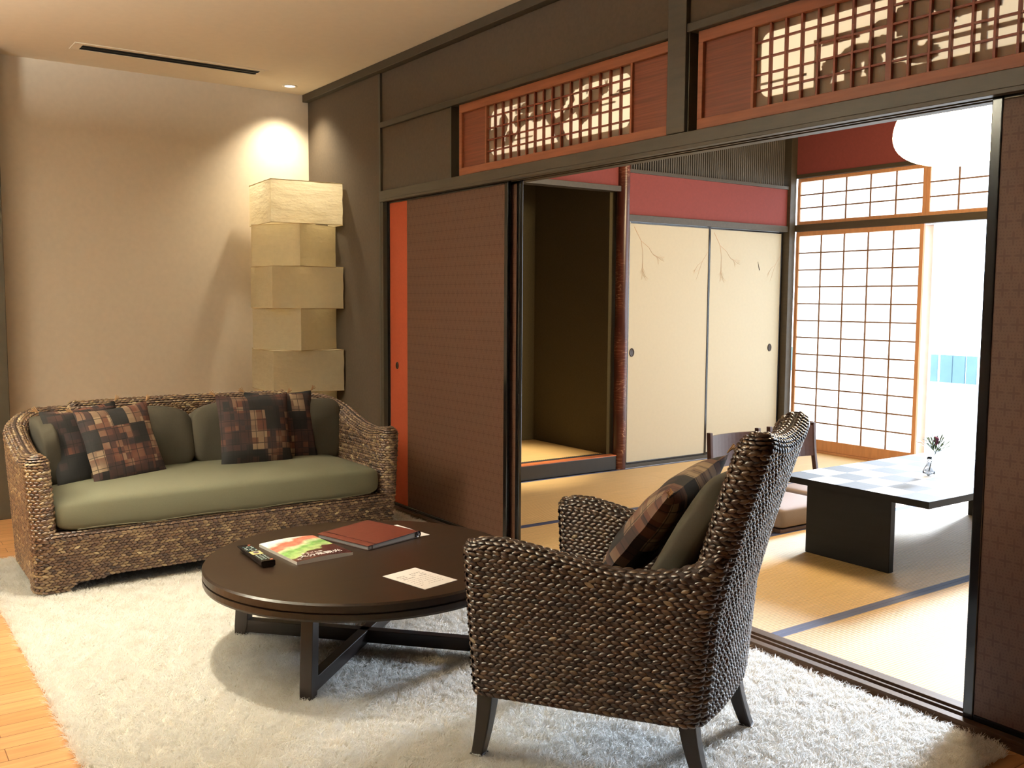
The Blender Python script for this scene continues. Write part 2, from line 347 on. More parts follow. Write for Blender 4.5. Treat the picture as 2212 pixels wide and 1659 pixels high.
# sliding doors between the rooms
def hikite(c, r, parent, axis='y', sgn=-1):
    m = B(); P = []
    for k in range(24):
        a = 2 * PI * k / 24; row = []
        for rr, dd in ((.0, -.0006), (.55, -.0008), (.68, -.0012), (.78, -.003), (.95, -.004), (1.0, 0)):
            u, v = rr * r * math.cos(a), rr * r * 1.35 * math.sin(a); d = dd * -sgn
            row.append((c[0] + u, c[1] + d, c[2] + v) if axis == 'y' else (c[0] + d, c[1] + u, c[2] + v))
        P.append(row)
    m.grid(P, cu=True); return m.build('door_pull', M('aged_bronze', rgb(58, 48, 42), .35, .3, 60, metal=.7), parent, smooth=True)
def leaf(name, x0, x1, y0, y1, stripe=None, stile=.035, panel=crossM):
    e = thing(name, None, None, ((x0 + x1) / 2, (y0 + y1) / 2, .025)); tag(e, kind='structure')
    z0, z1 = .026, 1.998
    f = B(); f.box(x0, y0, z0, x0 + stile, y1, z1).box(x1 - stile, y0, z0, x1, y1, z1).box(x0 + stile, y0, z0, x1 - stile, y1, z0 + .028).box(x0 + stile, y0, z1 - .022, x1 - stile, y1, z1)
    f.build('door_frame', black_lac, e, bevel=.004)
    a, b = x0 + stile, x1 - stile
    if stripe:
        B().box(a, y0 + .004, z0 + .02, stripe, y1 - .004, z1 - .015).build('orange_strip', orange_m, e); a = stripe
    B().box(a, y0 + .004, z0 + .02, b, y1 - .004, z1 - .015).build('patterned_panel', panel, e)
    return e
d1 = leaf('door_1', 1.181, 2.545, .024, .044, stripe=1.441); hikite((1.308, .0275, .945), .017, d1)
leaf('door_2', 1.25, 2.607, .060, .080)
d3 = leaf('door_3', 5.13, 6.5, .024, .044)
leaf('door_4', 5.85, 7.19, .060, .080)

# ------------------------------------------------------------ carved transoms
def blob(cx, cz, rx, rz, n=22, j=.18, seed=0, sc_=0):
    R = random.Random(seed); out = []
    for k in range(n):
        a = 2 * PI * k / n; q = 1 + R.uniform(-j, j) + (sc_ * (k % 2))
        out.append((cx + rx * q * math.cos(a), cz + rz * q * math.sin(a)))
    return out
def strip(pts, w0, w1):
    L, Rr = [], []
    for i, (x, z) in enumerate(pts):
        x1, z1 = pts[min(i + 1, len(pts) - 1)]; x0, z0 = pts[max(i - 1, 0)]; dx, dz = x1 - x0, z1 - z0; q = math.hypot(dx, dz) or 1
        wd = w0 + (w1 - w0) * i / (len(pts) - 1); L.append((x - dz / q * wd, z + dx / q * wd)); Rr.append((x + dz / q * wd, z - dx / q * wd))
    return L + Rr[::-1]
def ranma(name, x0, x1, lx0, lx1, cols, label, mull=None, art=None):
    e = thing(name, label, 'transom', ((x0 + x1) / 2, .06, 2.056))
    za, zb = 2.062, 2.453; y0, y1 = .014, .050
    fr = B().box(x0, y0, za, x1, y1, za + .042).box(x0, y0, zb - .046, x1, y1, zb).box(x0, y0, za + .042, x0 + .026, y1, zb - .046).box(x1 - .006, y0, za + .042, x1, y1, zb - .046)
    fr.build('frame', cedar, e, bevel=.002)
    B().box(x0 + .026, .030, za + .042, lx0 - .012, .036, zb - .046).build('side_panel', cedar_pan, e)
    B().box(lx1 + .012, .030, za + .042, x1 - .006, .036, zb - .046).build('side_panel', cedar_pan, e)
    for a_ in (lx0 - .012, lx1): B().box(a_, .018, za + .042, a_ + .012, .042, zb - .046).build('inner_stile', cedar, e)
    lt = B(); z0, z1 = za + .042, zb - .046; W = .0042
    for k in range(1, cols):
        x = lx0 + (lx1 - lx0) * k / cols; hw = W
        if mull and abs(k - cols / 2) < .1: hw = mull
        lt.box(x - hw, .022, z0, x + hw, .036, z1)
    for k in range(1, 5): z = z0 + (z1 - z0) * k / 5; lt.box(lx0, .024, z - .0036, lx1, .0355, z + .0036)
    lt.build('lattice', cedar_v, e)
    B().add([(lx0, .0375, z0), (lx1, .0375, z0), (lx1, .0375, z1), (lx0, .0375, z1)], [(0, 1, 2, 3)]).build('paper', paper2, e)
    # openwork panel behind the paper: border with a rounded opening plus the carved scene
    cv = B(); ya, yb = .0387, .0450; H = z1 - z0; L = lx1 - lx0
    ox0, ox1, oz0, oz1, r = lx0 + .018, lx1 - .018, z0 + .035, z1 - .030, .04
    cv.box(lx0 - .02, ya, z0 - .01, ox0, yb, z1 + .01).box(ox1, ya, z0 - .01, lx1 + .02, yb, z1 + .01).box(ox0, ya, z0 - .01, ox1, yb, oz0).box(ox0, ya, oz1, ox1, yb, z1 + .01)
    for cx, cz, sx, sz in ((ox0, oz0, 1, 1), (ox1, oz0, -1, 1), (ox0, oz1, 1, -1), (ox1, oz1, -1, -1)):
        pts = [(cx, cz)] + [(cx + sx * r * (1 - math.sin(a)), cz + sz * r * (1 - math.cos(a))) for a in [PI / 2 * k / 6 for k in range(7)]]
        if sx * sz < 0: pts = pts[::-1]
        cv.prism(pts[::-1], ya, yb)
    for i, P in enumerate(art(lambda a, b: (lx0 + a * L, z0 + b * H))): cv.prism(P, ya + .0002 * (i % 5), yb - .0002 * (i % 5))
    cv.build('carved_openwork', cedar_pan, e)
    return e
def pine(q):
    o = []
    X = lambda *p: [q(a, b) for a, b in p]
    o.append(strip(X((.575, 0), (.55, .2), (.50, .42), (.45, .62), (.46, .8), (.44, 1)), .034, .022))
    o.append(strip(X((.50, .42), (.57, .5), (.63, .72), (.60, 1)), .016, .012)); o.append(strip(X((.46, .62), (.36, .66), (.26, .52), (.2, .34)), .014, .006))
    o.append(strip(X((.56, .45), (.68, .6), (.76, .74), (.86, .78)), .014, .005))
    bl = [(.05, .42, .075, .16), (.12, .62, .035, .16), (.17, .36, .035, .12), (.25, .62, .05, .10), (.33, .8, .08, .10), (.43, .88, .07, .13), (.53, .78, .06, .14), (.60, .92, .05, .1),
          (.70, .50, .045, .17), (.76, .58, .04, .12), (.80, .74, .05, .07), (.66, .97, .06, .10), (.38, .62, .05, .1)]
    for i, (a, b, c, d) in enumerate(bl):
        x, z = q(a, b); L = q(1, 0)[0] - q(0, 0)[0]; H = q(0, 1)[1] - q(0, 0)[1]; o.append(blob(x, z, c * L, d * H, 26, .10, i, .12))
    for i, (a, b) in enumerate([(.22, .78), (.265, .80), (.62, .66), (.72, .80), (.30, .5), (.585, .12), (.84, .84)]):
        for an in (-35, -12, 12, 35):
            x, z = q(a, b); t = math.radians(90 + an); o.append(strip([(x, z - .015), (x + .03 * math.cos(t), z + .03 * math.sin(t))], .0022, .0008))
    for a, b, c, d in [(.0, .24, .16, .06), (.1, .29, .25, .028), (.86, .6, .2, .05), (.80, .51, .1, .03), (.9, .66, .12, .03), (.68, .42, .12, .03)]:
        x, z = q(a, b); x2, z2 = q(a + c, b + d); o.append([(x, z), (x2 - .01, z), (x2, (z + z2) / 2), (x2 - .01, z2), (x + .01, z2)])
    return o
def leafy(q):
    o = []; X = lambda *p: [q(a, b) for a, b in p]
    o.append(strip(X((.20, .04), (.235, .08), (.235, .52), (.23, .66)), .008, .007)); o.append(strip(X((.775, 0), (.775, 1)), .010, .010))
    for a, b, c, d in [(.0, .27, .2, .03), (.24, .62, .3, .045), (.25, .56, .14, .03), (.44, .66, .3, .03), (.62, .52, .2, .10), (.6, .3, .22, .05), (.62, .70, .2, .10), (.78, .30, .22, .05), (.78, .72, .22, .09)]:
        x, z = q(a, b); x2, z2 = q(a + c, b + d); o.append([(x, z), (x2, z), (x2, z2), (x + .012, z2)])
    o.append(strip(X((.24, .12), (.33, .26), (.42, .34), (.52, .42), (.62, .40)), .006, .012)); o.append(strip(X((.46, .05), (.5, .3), (.56, .5), (.6, .8), (.66, 1)), .008, .012))
    bl = [(.31, .33, .05, .08), (.38, .38, .055, .11), (.37, .2, .03, .16), (.46, .42, .05, .10), (.44, .22, .03, .13), (.53, .34, .05, .10), (.56, .62, .06, .18), (.63, .50, .06, .10), (.66, .80, .07, .18),
          (.60, .22, .05, .09), (.70, .62, .035, .1), (.52, .08, .04, .10), (.27, .2, .025, .11), (.56, .80, .03, .1)]
    for i, (a, b, c, d) in enumerate(bl):
        x, z = q(a, b); L = q(1, 0)[0] - q(0, 0)[0]; H = q(0, 1)[1] - q(0, 0)[1]; o.append(blob(x, z, c * L, d * H, 30, .06, i + 40, .10))
    return o
ranma('carved_transom', 2.074, 3.752, 2.345, 3.494, 16, 'cedar transom with a lattice and pine tree silhouette above the closed brown door', art=pine)
ranma('carved_transom', 3.905, 5.66, 4.195, 5.345, 16, 'cedar transom with a lattice and leafy branch silhouette above the wide opening', mull=.011, art=leafy)

# ------------------------------------------------------------ ceiling fittings
e = thing('air_vent', 'slim black slot air vent with a white frame in the ceiling', 'vent', (.5, -1.1, 2.85))
B().box(.545, -1.69, 2.845, .585, -.52, 2.8495).box(.405, -1.69, 2.845, .425, -.52, 2.8495).box(.425, -1.69, 2.845, .545, -1.64, 2.8495).box(.425, -.56, 2.845, .545, -.52, 2.8495).build('vent_frame', ceil_m, e, bevel=.001)
B().box(.425, -1.64, 2.8475, .545, -.56, 2.8496).build('vent_slot', M('vent_black', rgb(12, 11, 10), .6), e)
B().box(.45, -1.64, 2.843, .456, -.56, 2.8475).box(.50, -1.64, 2.843, .506, -.56, 2.8475).build('vent_blade', M('vent_black2', rgb(24, 22, 20), .5), e)
e = thing('recessed_downlight', 'small round recessed downlight in the ceiling corner above the paper lamp', 'ceiling light', (.235, -.235, 2.85))
B().lathe([(.052, -.001), (.052, -.006), (.038, -.006), (.034, -.001)], (.235, -.235, 2.85)).build('trim_ring', ceil_m, e, smooth=True)
B().lathe([(.0, -.0025), (.034, -.0025)], (.235, -.235, 2.85)).build('lens', EM('downlight_glow', (1, .95, .9, 1), 9), e)

# ------------------------------------------------------------ tatami room shell
struct('floor', B().box(-.15, .13, -.08, 5.6, 4.35, .0), M('subfloor', rgb(90, 70, 50), .8))
struct('ceiling', B().box(-.15, .13, 2.86, 5.6, 4.4, 2.95), M('dark_ceiling_boards', rgb(60, 52, 42), .6, .2, 4, (1, 12, 1)))
ct = B()
for k in range(9): ct.box(1.05, .5 + k * .45, 2.835, 5.4, .53 + k * .45, 2.86)
struct('trim_10', ct, darktrim)
struct('wall_back', B().box(.98, 2.2, 2.043, 1.04, 4.2, 2.367).box(.98, .13, 2.254, 1.04, 2.2, 2.86), red_m)
struct('wall_far', B().box(1.05, 4.2, 2.50, 5.4, 4.26, 2.86), red_m)
struct('wall_side', B().box(5.4, .13, 0, 5.5, 4.35, 2.86), oli)
struct('trim_11', B().box(.97, 2.2, 1.992, 1.06, 4.12, 2.043).box(.97, 2.2, 2.367, 1.06, 4.12, 2.395), beam_m, bevel=.002)
struct('trim_12', B().box(.96, .13, 2.212, 1.065, 2.13, 2.254), beam_m, bevel=.002)
struct('trim_13', B().box(.96, 4.12, .03, 1.075, 4.20, 2.86), beam_m, bevel=.003)
struct('trim_14', B().box(.97, 2.2, .03, 1.065, 4.12, .055), beam_m, bevel=.001)
# slatted transom high on the wall
e = thing('slatted_grille', 'dark vertical slat grille high above the cream sliding doors', 'grille', (1.02, 3.15, 2.395))
sl = B()
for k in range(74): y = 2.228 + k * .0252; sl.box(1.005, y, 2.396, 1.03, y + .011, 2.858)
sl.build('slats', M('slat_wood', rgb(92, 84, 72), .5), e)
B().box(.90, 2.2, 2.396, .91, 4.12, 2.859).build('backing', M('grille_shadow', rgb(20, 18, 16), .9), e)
# alcove
struct('wall_alcove', B().box(-.10, .13, 0, 0, 2.2, 2.86).box(0, 2.08, 0, .98, 2.20, 2.86), oli)
struct('trim_15', B().box(.98, .13, .03, 1.06, 2.13, .140), M('alcove_sill', rgb(40, 36, 30), .35, .1, 8, (1, 6, 1), spec=.5), bevel=.003)
struct('trim_16', B().box(.985, .13, .1402, 1.06, 2.13, .147), M('alcove_sill_edge', rgb(196, 112, 68), .35))
e = thing('tatami_mat', 'pale tatami mat raised on the floor of the dark alcove', 'tatami mat', (.5, 1.1, .03))
B().box(.004, .14, .03, .94, 2.076, .146).build('rush_surface', tatM, e); bd = B().box(.94, .14, .03, .982, 2.076, .148)
for k in range(96): bd.box(.925, .15 + k * .02, .1462, .94, .16 + k * .02, .1475)
bd.build('cloth_border', M('black_white_border', rgb(30, 28, 26), .8), e)
pp = B()
for k in range(25):
    z = .03 + (2.86 - .03) * k / 24
    pp.add([], [])
N = 28; P = []
for k in range(40):
    z = .03 + 2.825 * k / 39; row = []
    for j in range(N):
        a = 2 * PI * j / N; r = .052 + .003 * noise.noise(Vector((math.cos(a) * 2, math.sin(a) * 2, z * 2.5))); row.append((1.04 + r * math.cos(a), 2.165 + r * math.sin(a), z))
    P.append(row)
tag(B().grid(P, cv=True).build('alcove_post', postM, smooth=True), 'round glossy red-brown crackled post beside the dark alcove', 'post')
e = thing('ceramic_vase', 'small cream ceramic vase half hidden on the alcove mat', 'vase', (.26, 1.59, .146))
B().lathe([(.0, 0), (.035, 0), (.055, .03), (.06, .06), (.045, .09), (.028, .10), (.03, .112), (.024, .112), (.02, .095), (.0, .06)], (.26, 1.615, .146), 28).build('vase_body', M('cream_glaze', rgb(235, 220, 180), .3), e, smooth=True)
e = thing('round_dish', 'small dark round dish near the front edge of the alcove mat', 'dish', (.70, 1.33, .146))
B().lathe([(0, 0), (.05, 0), (.075, .010), (.072, .012), (.045, .006), (0, .006)], (.70, 1.325, .146), 28).build('dish_body', M('dark_dish', rgb(60, 48, 32), .4), e, smooth=True)

# cream sliding doors
def cream(name, y0, y1, x0, x1, pull_y):
    e = thing(name, None, None, ((x0 + x1) / 2, (y0 + y1) / 2, .055)); tag(e, kind='structure'); z0, z1 = .056, 1.99; s_ = .024
    B().box(x0, y0, z0, x1, y0 + s_, z1).box(x0, y1 - s_, z0, x1, y1, z1).box(x0, y0 + s_, z0, x1, y1 - s_, z0 + .016).box(x0, y0 + s_, z1 - .014, x1, y1 - s_, z1).build('door_frame', black_lac, e, bevel=.003)
    B().box(x0 + .004, y0 + s_, z0 + .016, x1 - .004, y1 - s_, z1 - .014).build('cream_panel', cream_f, e)
    hikite((x1 - .003, pull_y, .956), .026, e, axis='x', sgn=1)
    X = x1 - .0036; br = B(); R = random.Random(3)
    def seg(a, b, w0, w1):
        P_ = strip([a, b], w0, w1); br.prism(P_, X, X + .0006, 'x')
    def tw(p, ang, ln, w_, d):
        q = (p[0] + ln * math.cos(ang), p[1] + ln * math.sin(ang)); seg(p, q, w_, w_ * .7)
        if d > 0:
            for s in (1, 2): tw(q, ang + R.uniform(-.75, .65), ln * R.uniform(.6, .85), w_ * .65, d - 1)
    tw((y0 + .07, 1.95), -.95, .13, .0035, 5); tw((y1 - .03, 1.78), PI + .9, .10, .0016, 3)
    br.build('painted_branch', M('painted_branch', rgb(190, 160, 132), .8), e)
    return e, X
cream('door_5', 2.222, 3.156, 1.02, 1.038, 2.285)
e, X = cream('door_6', 3.157, 4.118, .992, 1.010, 3.975)
bd = B().prism(strip([(3.79, 1.72), (3.80, 1.68), (3.815, 1.645)], .0015, .006), X, X + .0008, 'x'); bd.build('painted_bird', M('bird_ink', rgb(70, 62, 58), .8), e)

# shoji wall
def shoji(name, x0, x1, z0, z1, y0, cols, rows, stile, top, bot, mw=.0065, thick=.024):
    e = thing(name, None, None, ((x0 + x1) / 2, y0, z0)); tag(e, kind='structure'); y1 = y0 + thick
    B().box(x0, y0, z0, x0 + stile, y1, z1).box(x1 - stile, y0, z0, x1, y1, z1).box(x0 + stile, y0, z0, x1 - stile, y1, z0 + bot).box(x0 + stile, y0, z1 - top, x1 - stile, y1, z1).build('window_frame', ltwood, e, bevel=.002)
    a, b, c, d = x0 + stile, x1 - stile, z0 + bot, z1 - top; l = B()
    for k in range(1, cols): x = a + (b - a) * k / cols; l.box(x - mw, y0 + .003, c, x + mw, y0 + .012, d)
    for k in range(1, rows): z = c + (d - c) * k / rows; l.box(a, y0 + .004, z - mw * .95, b, y0 + .0115, z + mw * .95)
    l.build('lattice', M('pale_lattice', rgb(132, 100, 76), .5), e)
    B().add([(a, y0 + .0125, c), (b, y0 + .0125, c), (b, y0 + .0125, d), (a, y0 + .0125, d)], [(0, 1, 2, 3)]).build('paper', paper, e)
    return e
struct('trim_17', B().box(1.075, 4.19, 1.995, 5.4, 4.27, 2.055).box(1.075, 4.19, 2.465, 5.4, 4.27, 2.50), beam_m, bevel=.002)
struct('trim_18', B().box(1.075, 4.19, .0, 5.4, 4.31, .05), ltwood, bevel=.002)
shoji('window_1', 1.08, 2.325, .051, 1.994, 4.205, 5, 12, .034, .040, .095)
shoji('window_2', 1.075, 2.325, 2.056, 2.464, 4.215, 5, 3, .030, .030, .03)
shoji('window_3', 2.327, 3.577, 2.056, 2.464, 4.215, 5, 3, .030, .030, .03)
shoji('window_4', 3.579, 4.829, 2.056, 2.464, 4.215, 5, 3, .030, .030, .03)
struct('wall_corner', B().box(4.829, 4.20, 2.056, 5.4, 4.26, 2.464), oli)
e = thing('window_6', None, None, (3.2, 4.29, .05)); tag(e, kind='structure')
wf = M('white_window_frame', rgb(225, 215, 220), .5)
B().box(2.29, 4.28, .05, 2.365, 4.32, 1.99).box(5.32, 4.28, .05, 5.4, 4.32, 1.99).box(2.365, 4.28, .05, 5.32, 4.32, .09).build('window_frame', wf, e, bevel=.003)
# outside: terrace, low boarded fence and a pale wall beyond
struct('floor_terrace', B().box(-2, 4.4, -.15, 9, 11, -.05), M('pale_terrace', rgb(220, 218, 212), .8))
e = thing('board_fence', 'blue-grey vertical board fence glimpsed outside the open window', 'fence', (2.5, 7, -.05)); R = random.Random(5)
m = B()
for k in range(60):
    x = -2 + k * .15; m.box(x, 7, .50, x + R.uniform(.10, .14), 7.03, .80)
m.build('boards', M('fence_paint', rgb(96, 128, 140), .7, .2, 3), e)
tag(B().box(-2, 7.2, -.05, 9, 7.35, .50).build('garden_wall', M('garden_wall_render', rgb(235, 235, 232), .8)), 'low white garden wall below the boards outside the open window', 'wall')

# tatami mats
cols = [1.075, 2.22, 3.17, 4.285, 5.4]; rows_ = [.132, 2.17, 4.188]
names = [['beside the alcove, against the brown door', 'in front of the cream sliding doors'], ['just inside the opening behind the wicker armchair', 'under the floor chairs'],
         ['under the near half of the low table', 'under the far half of the low table'], ['at the foot of the opening, right of the long dark border', 'by the open window, right of the low table']]
for i in range(4):
    for j in range(2):
        x0, x1, y0, y1 = cols[i], cols[i + 1], rows_[j], rows_[j + 1]
        e = thing('tatami_mat', 'straw tatami mat ' + names[i][j], 'tatami mat', ((x0 + x1) / 2, (y0 + y1) / 2, .0), group='tatami mats')
        bw = .029; B().box(x0 + bw, y0 + .001, .0, x1 - bw, y1 - .001, .030).build('rush_surface', tatM, e)
        for a, b in ((x0 + .0005, x0 + bw), (x1 - bw, x1 - .0005)): B().box(a, y0 + .001, 0, b, y1 - .001, .0308).build('cloth_border', borderM, e, bevel=.001)

# pendant lamp
e = thing('pendant_lamp', 'large glowing white paper pendant lamp above the low table', 'lamp', (3.73, 2.2, 2.13))
glow = EM('lamp_paper_glow', (1, .76, .45, 1), 75)
P = []
for i in range(25):
    a = -PI / 2 + PI * i / 24; row = []
    for j in range(48):
        b = 2 * PI * j / 48; k = 1 + .012 * math.cos(9 * b)
        row.append((3.73 + .318 * k * math.copysign(abs(math.cos(a)) ** .75, math.cos(a)) * math.cos(b), 2.2 + .318 * k * abs(math.cos(a)) ** .75 * math.sin(b), 2.29 + (.165 if a < 0 else .24) * math.sin(a)))
    P.append(row)
B().grid(P, cv=True).build('lamp_shade', glow, e, smooth=True)
B().tube([(3.73, 2.2, 2.52), (3.73, 2.2, 2.835)], .004).build('cord', espresso2, e)
B().lathe([(0, 0), (.06, 0), (.06, .025), (0, .025)], (3.73, 2.2, 2.834)).build('ceiling_rose', espresso2, e)

# low table
e = thing('low_table', 'black low table with a checkered top and slab legs', 'table', (3.81, 2.11, .03))
m = B(); tx0, ty0, tx1, ty1, tz = 3.366, 1.272, 4.235, 2.99, .43; cw = (tx1 - tx0) / 5; ch = (ty1 - ty0) / 10
m.box(tx0, ty0, tz - .034, tx1, ty1, tz - .001)
for i in range(5):
    for j in range(10):
        m.cur = 1 if (i + j) % 2 == 0 else 2
        x, y = tx0 + i * cw, ty0 + j * ch; m.add([(x, y, tz), (x + cw, y, tz), (x + cw, y + ch, tz), (x, y + ch, tz)], [(0, 1, 2, 3)])
m.cur = 0
dk = M('low_table_black', rgb(18, 17, 18), .45, .2, 5, (1, 8, 8), spec=.2); sq1 = M('dark_grain_square', rgb(54, 56, 58), .6, .3, 5, (3, 22, 1), bump=.1)
sq2 = M('pale_polished_square', rgb(196, 198, 200), .22, .05, 5, (22, 3, 1))
m.build('table_top', [dk, sq1, sq2], e)
B().box(3.52, 1.30, .031, 4.02, 1.34, tz - .034).build('leg', dk, e, bevel=.003)
B().box(3.52, 2.90, .031, 4.02, 2.94, tz - .034).build('leg', dk, e, bevel=.003)
e = thing('flower_vase', 'small clear glass bud vase with a purple flower on the checkered table', 'vase', (3.83, 1.93, .43))
B().lathe([(0, .001), (.028, .001), (.033, .012), (.030, .03), (.013, .06), (.010, .085), (.014, .10), (.012, .10), (.008, .085), (.011, .06), (.026, .03), (.028, .012), (0, .006)], (3.83, 1.93, .43), 28).build('glass_vase', glass, e, smooth=True)
m = B(); R = random.Random(11); st = Vector((3.83, 1.93, .45)); tp = Vector((3.855, 1.945, .555))
m.tube([st, (3.838, 1.934, .5), tp], .0022, 6); m.build('stem', M('flower_stem', rgb(50, 60, 40), .7), e)
m = B()
for k in range(70):
    a, b = R.uniform(0, 2 * PI), R.uniform(.1, 1.25); ln = R.uniform(.04, .115); d = Vector((math.cos(a) * math.sin(b), math.sin(a) * math.sin(b), math.cos(b)))
    q = tp + d * ln; sd = d.cross(Vector((0, 0, 1))).normalized() * .008; m.add([tp + d * ln * .3, q - sd * .6 - d * .012, q, q + sd * .6 - d * .012], [(0, 1, 2, 3)])
for k in range(5):
    a = R.uniform(0, 2 * PI); m.tube([tp, tp + Vector((math.cos(a) * .04, math.sin(a) * .04, .05)), tp + Vector((math.cos(a) * .11, math.sin(a) * .11, .06))], .001, 4)
m.build('foliage', M('sprig_green', rgb(70, 92, 60), .7, .3), e)
m = B()
for k in range(9): m.sell((tp.x + R.uniform(-.008, .008), tp.y + R.uniform(-.008, .008), tp.z + .05 + k * .004), (.009, .009, .009), 1, 1, 6, 8)
m.build('purple_flower', M('purple_petals', rgb(130, 70, 110), .7), e, smooth=True)

# floor chairs
def zaisu():
    e = thing('floor_chair', 'legless dark wood floor chair with a grey cushion nearest the wicker armchair', 'chair', (2.9, 1.74, .03), group='legless floor chairs beside the low table')
    B().box(2.62, 1.505, .0308, 3.19, 1.975, .055).build('seat_base', M('zaisu_wood', rgb(70, 50, 50), .3, .15, 5, (1, 8, 8)), e, bevel=.004)
    zw = MATS['zaisu_wood']
    B().sell((2.935, 1.74, .115), (.262, .240, .062), .26, .13).build('cushion', zfab, e, smooth=True)
    def bk(z): q = (z - .03) / .5; return 2.70 - .09 * q - .02 * math.sin(q * PI)
    m = B(); P = []
    for off in (0, .012):
        for i in range(8):
            z = .325 + .205 * i / 7
            P.append([(bk(z) + off + .035 * (1 - (2 * j / 12 - 1) ** 2) * -1, 1.53 + .42 * j / 12, z) for j in range(13)])
    m.grid(P[:8]); m.grid([r[::-1] for r in P[8:]]); m.grid([P[7], P[15]]); m.grid([P[8], P[0]])
    m.build('backrest', zw, e, smooth=False)
    for y in (1.505, 1.95):
        pts = [(bk(z), z) for z in [.03 + .52 * k / 10 for k in range(11)]]; poly = [(x - .014, z) for x, z in pts] + [(x + .018, z) for x, z in pts[::-1]]
        B().prism(poly, y, y + .024).build('back_post', zw, e, bevel=.003)
    return e
z1 = zaisu(); z2 = copy_tree(z1); z2.location = (2.9, 2.30, .03); z2['label'] = 'legless dark wood floor chair in front of the papered window screen, further from the armchair'

